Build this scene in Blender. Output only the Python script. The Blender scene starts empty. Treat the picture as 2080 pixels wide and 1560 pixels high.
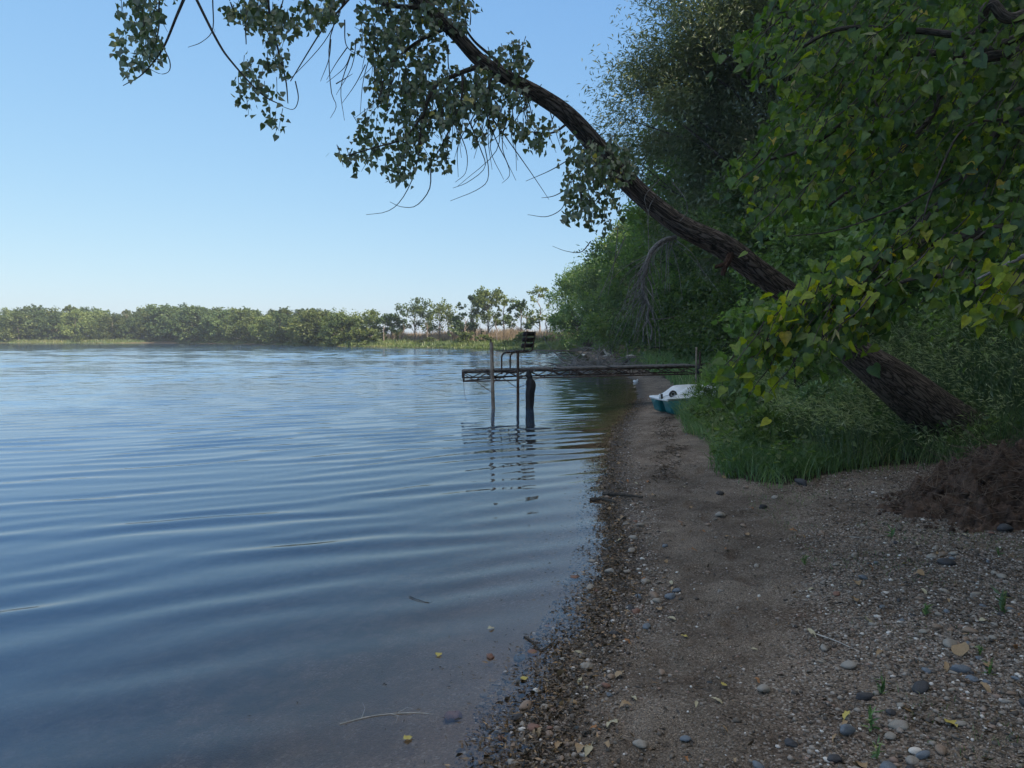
import bpy, math, random
import numpy as np
from mathutils import Vector, Matrix
R = math.radians
sc = bpy.context.scene
# ---------------------------------------------------------------- camera
H_EYE = 1.6; FPX = 1563.0; PITCH = math.atan(94 / FPX)
cam_d = bpy.data.cameras.new('camera'); cam = bpy.data.objects.new('camera', cam_d)
sc.collection.objects.link(cam); sc.camera = cam
cam_d.sensor_width = 36; cam_d.lens = 36 * FPX / 2080; cam_d.clip_start = 0.05; cam_d.clip_end = 6000
cam.location = (0, 0, H_EYE); cam.rotation_euler = (R(90) - PITCH, 0, 0)
# ---------------------------------------------------------------- sky, sun, exposure
SUN_EL, SUN_AZ = R(25), R(132)                 # azimuth from +Y towards +X
w = bpy.data.worlds.new('World'); sc.world = w; w.use_nodes = True
nt = w.node_tree; bg = nt.nodes['Background']
sky = nt.nodes.new('ShaderNodeTexSky'); sky.sky_type = 'NISHITA'; sky.sun_disc = False
sky.sun_elevation = SUN_EL; sky.sun_rotation = SUN_AZ
sky.air_density = 1.0; sky.dust_density = 0.3; sky.ozone_density = 2.0; sky.altitude = 200
sep = nt.nodes.new('ShaderNodeSeparateColor'); cmb = nt.nodes.new('ShaderNodeCombineColor'); nt.links.new(sky.outputs[0], sep.inputs[0])
for i, (gm, k) in enumerate([(.62, .56), (.45, .63), (.21, .695)]):      # soft tone curve of the sky, per channel
    a = nt.nodes.new('ShaderNodeMath'); a.operation = 'MULTIPLY'; a.inputs[1].default_value = .1; nt.links.new(sep.outputs[i], a.inputs[0])
    p = nt.nodes.new('ShaderNodeMath'); p.operation = 'POWER'; p.inputs[1].default_value = gm; nt.links.new(a.outputs[0], p.inputs[0])
    q = nt.nodes.new('ShaderNodeMath'); q.operation = 'MULTIPLY'; q.inputs[1].default_value = k * 10; nt.links.new(p.outputs[0], q.inputs[0])
    u = nt.nodes.new('ShaderNodeMath'); u.operation = 'MAXIMUM'; r5 = nt.nodes.new('ShaderNodeMath'); r5.operation = 'MULTIPLY'; r5.inputs[1].default_value = .5; nt.links.new(sep.outputs[i], r5.inputs[0])
    nt.links.new(q.outputs[0], u.inputs[0]); nt.links.new(r5.outputs[0], u.inputs[1]); nt.links.new(u.outputs[0], cmb.inputs[i])
# added pale brightening of the sky overhead, out of view, lifts the shaded beach
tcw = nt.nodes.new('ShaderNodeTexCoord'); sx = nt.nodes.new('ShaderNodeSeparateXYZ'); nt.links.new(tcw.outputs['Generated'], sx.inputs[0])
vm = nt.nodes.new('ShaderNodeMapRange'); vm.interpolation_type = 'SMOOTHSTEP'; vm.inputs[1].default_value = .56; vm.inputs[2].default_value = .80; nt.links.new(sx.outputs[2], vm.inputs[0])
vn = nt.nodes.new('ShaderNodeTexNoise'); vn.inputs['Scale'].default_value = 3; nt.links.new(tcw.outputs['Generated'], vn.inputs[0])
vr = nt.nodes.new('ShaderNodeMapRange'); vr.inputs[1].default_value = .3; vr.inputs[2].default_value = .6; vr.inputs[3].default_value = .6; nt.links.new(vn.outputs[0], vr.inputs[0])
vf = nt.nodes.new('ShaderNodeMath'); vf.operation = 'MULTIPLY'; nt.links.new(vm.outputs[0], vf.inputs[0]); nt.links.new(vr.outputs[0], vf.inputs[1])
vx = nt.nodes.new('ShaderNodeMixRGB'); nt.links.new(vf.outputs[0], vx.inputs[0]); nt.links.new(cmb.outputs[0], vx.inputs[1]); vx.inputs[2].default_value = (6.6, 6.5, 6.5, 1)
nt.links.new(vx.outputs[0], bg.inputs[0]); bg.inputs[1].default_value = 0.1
sd = bpy.data.lights.new('sun', 'SUN'); sd.energy = 5.0; sd.angle = R(0.5); sd.color = (1, 0.88, 0.70)
so = bpy.data.objects.new('sun', sd); sc.collection.objects.link(so)
sdir = Vector((math.sin(SUN_AZ) * math.cos(SUN_EL), math.cos(SUN_AZ) * math.cos(SUN_EL), math.sin(SUN_EL)))
so.rotation_euler = sdir.to_track_quat('Z', 'Y').to_euler(); so.location = sdir * 60
sc.view_settings.view_transform = 'Standard'; sc.view_settings.look = 'None'
sc.view_settings.gamma = 1; sc.view_settings.exposure = 0.58
sc.render.engine = 'CYCLES'
sc.cycles.max_bounces = 6; sc.cycles.diffuse_bounces = 3; sc.cycles.glossy_bounces = 3
sc.cycles.transmission_bounces = 4; sc.cycles.transparent_max_bounces = 8; sc.cycles.volume_bounces = 0
rng = np.random.default_rng(7); random.seed(7)

# ================================================================ helpers
def link(o): sc.collection.objects.link(o); return o
def tag(o, label=None, cat=None, group=None, kind=None):
    if label: o['label'] = label
    if cat: o['category'] = cat
    if group: o['group'] = group
    if kind: o['kind'] = kind
    return o
def empty(name, loc, label, cat, group=None, rz=0):
    o = link(bpy.data.objects.new(name, None)); o.location = loc; o.rotation_euler = (0, 0, rz)
    o.empty_display_size = .2
    return tag(o, label, cat, group)
def mesh(name, V, F, mat, parent=None, attrs=None, smooth=False, mi=None):
    """V (n,3); F list of (m,k) index arrays"""
    V = np.asarray(V, dtype=np.float32)
    if not isinstance(F, list): F = [F]
    F = [np.asarray(f, dtype=np.int32) for f in F if len(f)]
    me = bpy.data.meshes.new(name)
    me.vertices.add(len(V)); me.vertices.foreach_set('co', V.ravel())
    tot = sum(f.size for f in F); npoly = sum(len(f) for f in F)
    me.loops.add(tot); me.loops.foreach_set('vertex_index', np.concatenate([f.ravel() for f in F]))
    me.polygons.add(npoly)
    sizes = np.concatenate([np.full(len(f), f.shape[1], np.int32) for f in F])
    st = np.zeros(npoly, np.int32); st[1:] = np.cumsum(sizes)[:-1]
    me.polygons.foreach_set('loop_start', st)
    if smooth: me.polygons.foreach_set('use_smooth', np.ones(npoly, bool))
    if isinstance(mat, (list, tuple)):
        for m in mat: me.materials.append(m)
        if mi is not None: me.polygons.foreach_set('material_index', np.asarray(mi, np.int32))
    elif mat: me.materials.append(mat)
    for k, a in (attrs or {}).items():
        a = np.asarray(a, np.float32)
        if a.ndim == 1:
            at = me.attributes.new(k, 'FLOAT', 'POINT'); at.data.foreach_set('value', a)
        else:
            at = me.attributes.new(k, 'FLOAT_VECTOR', 'POINT'); at.data.foreach_set('vector', a.ravel())
    me.update(calc_edges=True)
    o = link(bpy.data.objects.new(name, me))
    if parent is not None: o.parent = parent
    return o
def copy_tree(o, parent=None):
    c = o.copy(); link(c)
    if parent is not None: c.parent = parent
    for ch in list(o.children):
        if ch is not c: copy_tree(ch, c)
    return c
def unproj(px, py, D):
    """world point seen at photo pixel (px,py) at world depth Y=D"""
    u, v = (px - 1040) / FPX, (780 - py) / FPX
    c, s = math.cos(PITCH), math.sin(PITCH)
    dx, dy, dz = u, v * s + c, v * c - s
    t = D / dy
    return np.array([dx * t, D, H_EYE + dz * t])
def onground(px, py, z=0.0):
    u, v = (px - 1040) / FPX, (780 - py) / FPX
    c, s = math.cos(PITCH), math.sin(PITCH)
    dx, dy, dz = u, v * s + c, v * c - s
    t = (z - H_EYE) / dz
    return np.array([dx * t, dy * t, z])
def smst(a, b, x):
    t = np.clip((x - a) / (b - a), 0, 1); return t * t * (3 - 2 * t)
def _h(ix, iy, seed):
    n = (ix * 374761393 + iy * 668265263 + seed * 1442695041) & 0xffffffff
    n = ((n ^ (n >> 13)) * 1274126177) & 0xffffffff
    return ((n ^ (n >> 16)) & 0xffff) / 65535.0
def vnoise(x, y, seed=0):
    x = np.asarray(x, float); y = np.asarray(y, float)
    ix = np.floor(x).astype(np.int64); iy = np.floor(y).astype(np.int64)
    fx = x - ix; fy = y - iy; fx = fx * fx * (3 - 2 * fx); fy = fy * fy * (3 - 2 * fy)
    a = _h(ix, iy, seed); b = _h(ix + 1, iy, seed); c = _h(ix, iy + 1, seed); d = _h(ix + 1, iy + 1, seed)
    return (a * (1 - fx) + b * fx) * (1 - fy) + (c * (1 - fx) + d * fx) * fy
def fbm(x, y, seed=0, o=4):
    s = 0; a = .5; f = 1
    for k in range(o):
        s = s + a * (vnoise(np.asarray(x) * f, np.asarray(y) * f, seed + k) - .5); a *= .5; f *= 2.03
    return s
def norm(a): return a / (np.linalg.norm(a, axis=-1, keepdims=True) + 1e-9)
class MB:
    """collects tubes / boxes / raw pieces into one mesh"""
    def __init__(s): s.V = []; s.F = {}; s.n = 0; s.A = []
    def add(s, V, F, A=None):
        V = np.asarray(V, float)
        for f in (F if isinstance(F, list) and np.ndim(F[0]) == 2 else [F]):
            f = np.asarray(f)
            if len(f): s.F.setdefault(f.shape[1], []).append(f + s.n)
        s.V.append(V); s.n += len(V)
        s.A.append(np.zeros((len(V), 3)) if A is None else A)
    def tube(s, P, r, k=6, cap=True, wob=0, seed=0):
        P = np.asarray(P, float); n = len(P)
        r = np.full(n, r, float) if np.isscalar(r) else np.asarray(r, float)
        T = np.gradient(P, axis=0); T = norm(T)
        up = np.array([0, 0, 1.0]) if abs(T[0][2]) < .9 else np.array([1.0, 0, 0])
        N = np.zeros_like(P); N[0] = norm(np.cross(T[0], up))
        for i in range(1, n):
            v = N[i - 1] - T[i] * np.dot(N[i - 1], T[i]); N[i] = norm(v)
        B = np.cross(T, N)
        a = np.arange(k) * 2 * math.pi / k
        rr = r[:, None] * np.ones(k)[None]
        L = np.concatenate([[0], np.cumsum(np.linalg.norm(np.diff(P, axis=0), axis=1))])
        if wob:
            rr = rr * (1 + wob * (vnoise(np.cos(a)[None] * 2.2 + 9 + 0 * L[:, None], L[:, None] / max(r.max(), .01) * .35 + np.sin(a)[None] * 2.2, seed) - .5) * 2)
        V = P[:, None] + rr[..., None] * (np.cos(a)[None, :, None] * N[:, None] + np.sin(a)[None, :, None] * B[:, None])
        A = np.stack([np.cos(a)[None] * rr, np.sin(a)[None] * rr, L[:, None] + 0 * rr], -1)
        i = np.arange(n - 1)[:, None] * k; j = np.arange(k)[None]; j2 = (j + 1) % k
        Q = np.stack([i + j, i + j2, i + k + j2, i + k + j], -1).reshape(-1, 4)
        s.add(V.reshape(-1, 3), Q, A.reshape(-1, 3))
        if cap:
            s.add([P[0], *V[0]], [[0, 1 + (q + 1) % k, 1 + q] for q in range(k)])
            s.add([P[-1], *V[-1]], [[0, 1 + q, 1 + (q + 1) % k] for q in range(k)])
    def box(s, c, size, rot=None, bev=0.0):
        c = np.asarray(c, float); h = np.asarray(size, float) / 2
        V = np.array([[x, y, z] for x in (-1, 1) for y in (-1, 1) for z in (-1, 1)], float) * h
        if rot is not None: V = V @ np.asarray(rot).T
        s.add(V + c, [[0, 1, 3, 2], [4, 6, 7, 5], [0, 4, 5, 1], [2, 3, 7, 6], [0, 2, 6, 4], [1, 5, 7, 3]])
    def beam(s, p, q, wd, ht):
        """box from p to q, wd horizontal, ht vertical"""
        p = np.asarray(p, float); q = np.asarray(q, float); d = q - p; L = np.linalg.norm(d); x = d / L
        y = np.array([-x[1], x[0], 0]); y = norm(y) if np.linalg.norm(y) > 1e-6 else np.array([0, 1.0, 0]); z = np.cross(x, y)
        s.box((p + q) / 2, (L, wd, ht), np.stack([x, y, z], 1))
    def build(s, name, mat, parent=None, smooth=False, attr=True):
        F = [np.concatenate(v) for v in s.F.values()]
        return mesh(name, np.concatenate(s.V), F, mat, parent, {'bark': np.concatenate(s.A)} if attr else None, smooth)
def spline(P, n):
    """catmull-rom through P (k,dim)"""
    P = np.asarray(P, float); Q = np.vstack([2 * P[0] - P[1], P, 2 * P[-1] - P[-2]]); out = []
    m = len(P) - 1
    for t in np.linspace(0, m, n):
        i = min(int(t), m - 1); u = t - i; a, b, c, d = Q[i:i + 4]
        out.append(.5 * ((2 * b) + (-a + c) * u + (2 * a - 5 * b + 4 * c - d) * u * u + (-a + 3 * b - 3 * c + d) * u ** 3))
    return np.array(out)

def ico():
    p = (1 + 5 ** .5) / 2
    V = np.array([(-1, p, 0), (1, p, 0), (-1, -p, 0), (1, -p, 0), (0, -1, p), (0, 1, p), (0, -1, -p), (0, 1, -p), (p, 0, -1), (p, 0, 1), (-p, 0, -1), (-p, 0, 1)], float)
    F = np.array([(0, 11, 5), (0, 5, 1), (0, 1, 7), (0, 7, 10), (0, 10, 11), (1, 5, 9), (5, 11, 4), (11, 10, 2), (10, 7, 6), (7, 1, 8), (3, 9, 4), (3, 4, 2), (3, 2, 6), (3, 6, 8), (3, 8, 9), (4, 9, 5), (2, 4, 11), (6, 2, 10), (8, 6, 7), (9, 8, 1)])
    return norm(V), F
def subdiv(V, F):
    V = list(map(tuple, V)); c = {}; out = []
    def mid(a, b_):
        k = (min(a, b_), max(a, b_))
        if k not in c:
            v = np.array(V[a]) + np.array(V[b_]); v /= np.linalg.norm(v); c[k] = len(V); V.append(tuple(v))
        return c[k]
    for a, b_, d in F:
        x, y, z = mid(a, b_), mid(b_, d), mid(d, a); out += [(a, x, z), (b_, y, x), (d, z, y), (x, y, z)]
    return np.array(V), np.array(out)
IV, IF = ico(); # ---------------------------------------------------------------- leaf scattering
def T_(v, f): return np.array(v, float), f
LEAF = {
 'heart': T_([(0,.02,0),(-.20,-.08,.05),(-.40,-.02,.10),(-.50,.16,.14),(-.49,.30,.10),(-.44,.40,.13),(-.37,.56,.08),(-.27,.68,.09),(-.13,.90,.0),(0,1.10,-.08),
                 (.13,.90,.0),(.27,.68,.09),(.37,.56,.08),(.44,.40,.13),(.49,.30,.10),(.50,.16,.14),(.40,-.02,.10),(.20,-.08,.05),(0,.30,-.01),(0,.62,-.03)],
             [[(0,18,2,1),(18,4,3,2),(18,19,5,4),(19,7,6,5),(19,9,8,7),(0,17,16,18),(18,16,15,14),(18,14,13,19),(19,13,12,11),(19,11,10,9)]]),
 'delta': T_([(0,0,0),(-.42,.02,.04),(-.50,.30,.09),(-.22,.72,.05),(0,1.05,0),(.22,.72,.05),(.50,.30,.09),(.42,.02,.04)],
             [[(0,4,3,2),(0,6,5,4)],[(0,2,1),(0,7,6)]]),
 'oval': T_([(0,0,0),(-.28,.42,.07),(0,1,-.04),(.28,.42,.07)], [[(0,2,1),(0,3,2)]]),
 'slim': T_([(0,0,0),(-.13,.4,.03),(0,1,-.08),(.13,.4,.03)], [[(0,2,1),(0,3,2)]]),
 'seed': T_([(0,0,0),(-.06,.45,.02),(0,1,-.1),(.06,.45,.02)], [[(0,2,1),(0,3,2)]]),
 'flake': T_([(-.45,-.3,0),(.5,-.42,.12),(.38,.5,-.05),(-.36,.4,.16)], [[(0,1,2,3)]]),
}
def leaves(P, S, tip, kind, rg, up=None, tint=None, jit=.55):
    """P (n,3) base points, S (n,) sizes, tip (n,3) tip direction"""
    n = len(P); tv, fs = LEAF[kind]
    Y = norm(tip + rg.normal(0, jit, (n, 3)))
    U = (np.array([0, 0, 1.0]) if up is None else up) + rg.normal(0, .6, (n, 3))
    X = norm(np.cross(Y, U)); Z = np.cross(X, Y)
    wf = rg.uniform(.72, 1.12, (n, 1, 1)); zf = rg.uniform(-.6, 2.4, (n, 1, 1)); cu = rg.normal(0, .16, (n, 1, 1))
    V = P[:, None] + S[:, None, None] * (wf * tv[None, :, 0:1] * X[:, None] + tv[None, :, 1:2] * Y[:, None] + (zf * tv[None, :, 2:3] + cu * tv[None, :, 1:2] ** 2) * Z[:, None])
    k = len(tv); off = (np.arange(n) * k)[:, None, None]
    F = [(np.array(f)[None] + off).reshape(-1, len(f[0])) for f in fs]
    t = rg.random(n) if tint is None else tint
    return V.reshape(-1, 3), F, np.repeat(t, k)
class Leafset:
    def __init__(s): s.P = []; s.S = []; s.T = []; s.t = []
    def add(s, P, S, T, t=None, rg=rng):
        n = len(P); s.P.append(P); s.S.append(np.full(n, S) if np.isscalar(S) else S); s.T.append(T)
        s.t.append(rg.random(n) if t is None else t)
    def build(s, name, kind, mat, parent, rg=rng, jit=.55, up=None):
        P = np.concatenate(s.P); V, F, t = leaves(P, np.concatenate(s.S), np.concatenate(s.T), kind, rg, up, np.concatenate(s.t), jit)
        return mesh(name, V, F, mat, parent, {'tint': t})

# ================================================================ materials
def newmat(name):
    m = bpy.data.materials.new(name); m.use_nodes = True; n = m.node_tree.nodes; n.clear()
    out = n.new('ShaderNodeOutputMaterial'); return m, m.node_tree, out
def N(t, ty, **kw):
    n = t.nodes.new('ShaderNode' + ty)
    for k, v in kw.items(): setattr(n, k, v)
    return n
def ramp(t, fac, stops, interp='LINEAR'):
    r = N(t, 'ValToRGB'); e = r.color_ramp.elements; r.color_ramp.interpolation = interp
    while len(e) < len(stops): e.new(.5)
    for el, (p, c) in zip(e, stops): el.position = p; el.color = (*c, 1) if len(c) == 3 else c
    if fac is not None: t.links.new(fac, r.inputs[0])
    return r.outputs[0]
def leafmat(name, stops, trans=.4, gloss=.06, rough=.45, tcol=(1.15, 1.25, .55), var=.32):
    m, t, out = newmat(name); L = t.links.new
    a = N(t, 'Attribute', attribute_name='tint'); col = ramp(t, a.outputs['Fac'], stops)
    tco = N(t, 'TexCoord'); lnz = N(t, 'TexNoise'); lnz.inputs['Scale'].default_value = 45; lnz.inputs['Detail'].default_value = 3; L(tco.outputs['Object'], lnz.inputs[0])
    lmr = N(t, 'MapRange'); L(lnz.outputs[0], lmr.inputs[0]); lmr.inputs[1].default_value = .3; lmr.inputs[2].default_value = .7; lmr.inputs[3].default_value = .72; lmr.inputs[4].default_value = 1.28
    ob = N(t, 'ObjectInfo'); hs = N(t, 'HueSaturation')
    mr = N(t, 'MapRange'); L(ob.outputs['Random'], mr.inputs[0]); mr.inputs[3].default_value = 1 - var; mr.inputs[4].default_value = 1 + var
    vmul = N(t, 'Math', operation='MULTIPLY'); L(mr.outputs[0], vmul.inputs[0]); L(lmr.outputs[0], vmul.inputs[1]); L(vmul.outputs[0], hs.inputs['Value']); L(col, hs.inputs['Color'])
    d = N(t, 'BsdfDiffuse'); L(hs.outputs[0], d.inputs[0])
    tr = N(t, 'BsdfTranslucent'); mc = N(t, 'MixRGB', blend_type='MULTIPLY'); mc.inputs[0].default_value = 1
    L(hs.outputs[0], mc.inputs[1]); mc.inputs[2].default_value = (*tcol, 1); L(mc.outputs[0], tr.inputs[0])
    mx = N(t, 'MixShader'); mx.inputs[0].default_value = trans; L(d.outputs[0], mx.inputs[1]); L(tr.outputs[0], mx.inputs[2])
    g = N(t, 'BsdfGlossy'); g.inputs['Roughness'].default_value = rough
    mg = N(t, 'MixShader'); mg.inputs[0].default_value = gloss; L(mx.outputs[0], mg.inputs[1]); L(g.outputs[0], mg.inputs[2])
    L(mg.outputs[0], out.inputs[0]); return m
def simplemat(name, c1, c2, scale=8, rough=.8, bump=.3, bscale=40, metallic=0, coords='Object', spec=.5, bdist=.01):
    m, t, out = newmat(name); L = t.links.new
    tc = N(t, 'TexCoord'); nz = N(t, 'TexNoise'); nz.inputs['Scale'].default_value = scale; nz.inputs['Detail'].default_value = 6
    L(tc.outputs[coords], nz.inputs[0]); col = ramp(t, nz.outputs[0], [(.35, c1), (.68, c2)])
    b = N(t, 'BsdfPrincipled'); L(col, b.inputs['Base Color']); b.inputs['Roughness'].default_value = rough; b.inputs['Metallic'].default_value = metallic
    b.inputs['Specular IOR Level'].default_value = spec
    n2 = N(t, 'TexNoise'); n2.inputs['Scale'].default_value = bscale; n2.inputs['Detail'].default_value = 4; L(tc.outputs[coords], n2.inputs[0])
    bp = N(t, 'Bump'); bp.inputs['Strength'].default_value = bump; bp.inputs['Distance'].default_value = bdist
    L(n2.outputs[0], bp.inputs['Height']); L(bp.outputs[0], b.inputs['Normal']); L(b.outputs[0], out.inputs[0]); return m
def barkmat(name, c1, c2, sc_=1.0, bump=.9, dist=.03):
    m, t, out = newmat(name); L = t.links.new
    a = N(t, 'Attribute', attribute_name='bark'); mp = N(t, 'Mapping'); mp.inputs['Scale'].default_value = (1 * sc_, 1 * sc_, .13 * sc_)
    L(a.outputs['Vector'], mp.inputs[0])
    dn = N(t, 'TexNoise'); dn.inputs['Scale'].default_value = 9; dn.inputs['Detail'].default_value = 4; L(mp.outputs[0], dn.inputs[0])
    ad = N(t, 'MixRGB', blend_type='ADD'); ad.inputs[0].default_value = .16; L(mp.outputs[0], ad.inputs[1]); L(dn.outputs['Color'], ad.inputs[2])
    vo = N(t, 'TexVoronoi', feature='DISTANCE_TO_EDGE'); vo.inputs['Scale'].default_value = 38; L(ad.outputs[0], vo.inputs[0])
    nz = N(t, 'TexNoise'); nz.inputs['Scale'].default_value = 40; nz.inputs['Detail'].default_value = 6; L(mp.outputs[0], nz.inputs[0])
    cr = ramp(t, vo.outputs['Distance'], [(0, (0, 0, 0)), (.22, (1, 1, 1))])
    mu = N(t, 'MixRGB', blend_type='MULTIPLY'); mu.inputs[0].default_value = .6; L(cr, mu.inputs[1]); L(nz.outputs[0], mu.inputs[2])
    col = ramp(t, mu.outputs[0], [(.0, c1), (.6, c2)])
    b = N(t, 'BsdfPrincipled'); L(col, b.inputs['Base Color']); b.inputs['Roughness'].default_value = .9; b.inputs['Specular IOR Level'].default_value = .25
    bp = N(t, 'Bump'); bp.inputs['Strength'].default_value = bump; bp.inputs['Distance'].default_value = dist
    L(mu.outputs[0], bp.inputs['Height']); L(bp.outputs[0], b.inputs['Normal']); L(b.outputs[0], out.inputs[0]); return m

M = {}
M['cotton'] = leafmat('cottonwood_leaf', [(0, (.055, .088, .040)), (.5, (.095, .14, .062)), (.97, (.14, .19, .085)), (.995, (.5, .42, .06))], trans=.3, gloss=.09, var=0)
M['linden'] = leafmat('linden_leaf', [(0, (.030, .080, .028)), (.45, (.085, .17, .044)), (.90, (.32, .40, .036)), (.965, (.42, .38, .04)), (1, (.52, .40, .10))], trans=.5, tcol=(1.7, 1.55, .30), gloss=.035, var=0)
M['bract'] = leafmat('linden_bract', [(0, (.30, .36, .16)), (1, (.5, .45, .2))], trans=.5)
M['willow'] = leafmat('willow_leaf', [(0, (.085, .115, .055)), (.6, (.15, .185, .09)), (1, (.25, .27, .13))], gloss=.08)
M['ash'] = leafmat('forest_leaf', [(0, (.05, .10, .034)), (.5, (.115, .19, .06)), (.9, (.21, .29, .085)), (1, (.36, .30, .09))], gloss=.04, trans=.5)
M['vine'] = leafmat('vine_leaf', [(0, (.065, .125, .045)), (.6, (.13, .21, .072)), (1, (.22, .30, .105))], gloss=.04, trans=.5)
M['far'] = leafmat('far_leaf', [(0, (.10, .14, .05)), (.6, (.16, .20, .07)), (1, (.25, .27, .10))], trans=.35, gloss=.02)
M['fardark'] = leafmat('far_dark_leaf', [(0, (.06, .10, .045)), (.6, (.10, .145, .06)), (1, (.15, .19, .08))], trans=.3, gloss=.02)
M['grass'] = leafmat('grass_blade', [(0, (.06, .135, .045)), (.5, (.13, .24, .085)), (.9, (.24, .35, .14)), (1, (.42, .40, .22))], trans=.35)
M['reed'] = leafmat('reed_blade', [(0, (.06, .13, .06)), (.6, (.12, .20, .09)), (1, (.22, .29, .15))], trans=.3)
M['seed'] = leafmat('seed_head', [(0, (.20, .27, .15)), (1, (.38, .43, .27))], trans=.3)
M['fargrass'] = leafmat('far_grass', [(0, (.07, .11, .03)), (.6, (.12, .17, .045)), (1, (.24, .24, .09))], trans=.3)
M['drygrass'] = leafmat('dry_grass', [(0, (.18, .13, .08)), (.6, (.26, .19, .12)), (1, (.36, .27, .18))], trans=.2)
M['bark'] = barkmat('bark', (.026, .022, .019), (.17, .14, .12))
M['bark2'] = barkmat('thin_bark', (.03, .026, .022), (.11, .095, .08), 2.5, .4)
M['deadbark'] = barkmat('dead_bark', (.10, .095, .09), (.30, .285, .27), 3, .4)
M['farbark'] = simplemat('far_bark', (.13, .10, .08), (.26, .21, .17), 3)
M['whitewood'] = simplemat('bleached_wood', (.35, .33, .30), (.62, .58, .52), 12)
M['rust'] = simplemat('rusty_steel', (.055, .035, .026), (.13, .085, .062), 9, .75, .3, 60, .2)
M['pipe'] = simplemat('galvanised_pipe_weathered', (.20, .15, .11), (.40, .32, .25), 6, .6, .2, 50, .2)
M['board'] = simplemat('weathered_deck_board', (.07, .062, .055), (.14, .125, .11), 7, .85, .4, 50)
M['slat'] = simplemat('dark_slat', (.018, .013, .016), (.040, .030, .034), 10, .6, .2)
M['black'] = simplemat('black_cloth', (.008, .008, .009), (.022, .021, .022), 5, .7, .5, 12, bdist=.03)
M['teal'] = simplemat('teal_plastic', (.010, .155, .175), (.016, .20, .22), 3, .35, .05, 30)
M['white'] = simplemat('white_plastic', (.60, .65, .67), (.78, .82, .83), 3, .45, .1, 30)
M['rubber'] = simplemat('black_rubber', (.012, .012, .012), (.03, .028, .026), 10, .6)

# ---------------------------------------------------------------- terrain
WATER = np.array([(-.62, 0), (-.32, 1.2), (-.20, 2.1), (-.06, 2.86), (.0, 3.27), (.14, 3.71), (.29, 4.14), (.46, 4.77), (.68, 6.04), (.75, 7.06), (.89, 7.96),
    (1.28, 10.25), (1.87, 13.6), (2.6, 16.8), (3.3, 20.2), (4.5, 28), (5.2, 38), (5.6, 50), (6.3, 62), (7.2, 76), (7.0, 90), (3, 101), (-3, 109), (-15, 124),
    (-31, 140), (-40, 158), (-56, 180), (-78, 206), (-101, 226), (-151, 231), (-230, 236), (-420, 250), (-520, 150), (-520, -150), (-60, -160), (-9, -60), (-3, -25), (-1.2, -8)])
WATER[1:11, 0] += .09
def sdist(x, y):
    """signed distance to the waterline, positive on land"""
    P = WATER; Q = np.roll(P, -1, 0); x = np.asarray(x, float); y = np.asarray(y, float)
    best = np.full(x.shape, 1e9); ins = np.zeros(x.shape, bool)
    for (ax, ay), (bx, by) in zip(P, Q):
        dx, dy = bx - ax, by - ay
        t = np.clip(((x - ax) * dx + (y - ay) * dy) / (dx * dx + dy * dy), 0, 1)
        best = np.minimum(best, np.hypot(x - ax - t * dx, y - ay - t * dy))
        c = ((ay > y) != (by > y)) & (x < (bx - ax) * (y - ay) / (by - ay + 1e-12) + ax); ins ^= c
    return np.where(ins, -best, best)
MX, MY = 4.25, 6.15        # dug earth mound
def ground(x, y, fine=True):
    x = np.asarray(x, float); y = np.asarray(y, float)
    d = sdist(x, y) + .13 * fbm(x * 1.9, y * 1.9, 3, 4) * smst(60, 20, y) + 3 * fbm(x * .06, y * .06, 5, 3) * smst(60, 120, y)
    land = .075 * np.minimum(d, 3.2) + .035 * np.clip(d - 3.2, 0, 14)
    bed = -.10 * np.minimum(-d, 6) - .16 * np.clip(-d - 6, 0, 12)
    h = np.where(d > 0, land, bed)
    h = h + .25 * smst(3.0, 6.5, d) * smst(7, 10, y) * smst(60, 30, y)
    far = smst(80, 110, y)
    h = h + far * .5 * smst(0, 5, d) + far * 1.0 * smst(10, 60, d)
    if fine:
        for fx, fy, fa in FEET:
            ca, sa = math.cos(fa), math.sin(fa); u = ((x - fx) * ca + (y - fy) * sa) / .052; v = (-(x - fx) * sa + (y - fy) * ca) / .125; q_ = u * u + v * v
            h = h - .022 * np.exp(-q_ ** 1.5) + .010 * np.exp(-(q_ - 2.2) ** 2 * 1.5)
        near = smst(25, 10, y)
        h = h + near * (.05 * fbm(x * 1.1, y * 1.1, 11, 3) * smst(0, 1, d) + .055 * fbm(x * 4.5, y * 4.5, 12, 3) * smst(-.3, .5, d) + .022 * fbm(x * 17, y * 17, 13, 2) * smst(-.5, .3, d))
    return h
TRY, TRX = [0, 3, 4.9, 6.4, 8, 11, 15, 20], [-.2, .62, 1.45, 1.8, 1.95, 2.3, 2.95, 3.9]
def trackw(x, y): return np.exp(-(np.abs(x - np.interp(y, TRY, TRX)) / (.26 + .05 * np.minimum(y, 9))) ** 3)
FEET = []
_r = np.random.default_rng(2)
for i in range(34):
    yy_ = 2.3 + i * .34; FEET.append((float(np.interp(yy_, TRY, TRX)) + (.13 if i % 2 else -.13) + .08 * _r.normal(), yy_ + .05 * _r.normal(), .15 + .3 * _r.normal()))
def grid_axis(segs):
    out = [segs[0][0]]
    for a, b, s in segs:
        n = max(1, int(round((b - a) / s))); out += list(a + (b - a) * (np.arange(1, n + 1) / n))
    return np.array(out)
xs = grid_axis([(-700, -600, 50), (-600, -60, 18), (-60, -8, 3), (-8, -2, .3), (-2, 5.5, .04), (5.5, 9, .15), (9, 30, .8), (30, 140, 10), (140, 700, 60)])
ys = grid_axis([(-700, -300, 80), (-300, -20, 20), (-20, 1.4, .5), (1.4, 9.5, .045), (9.5, 20, .12), (20, 40, .5), (40, 300, 3), (300, 700, 40)])
GX, GY = np.meshgrid(xs, ys)
GZ = ground(GX, GY); GD = sdist(GX, GY)
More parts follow.
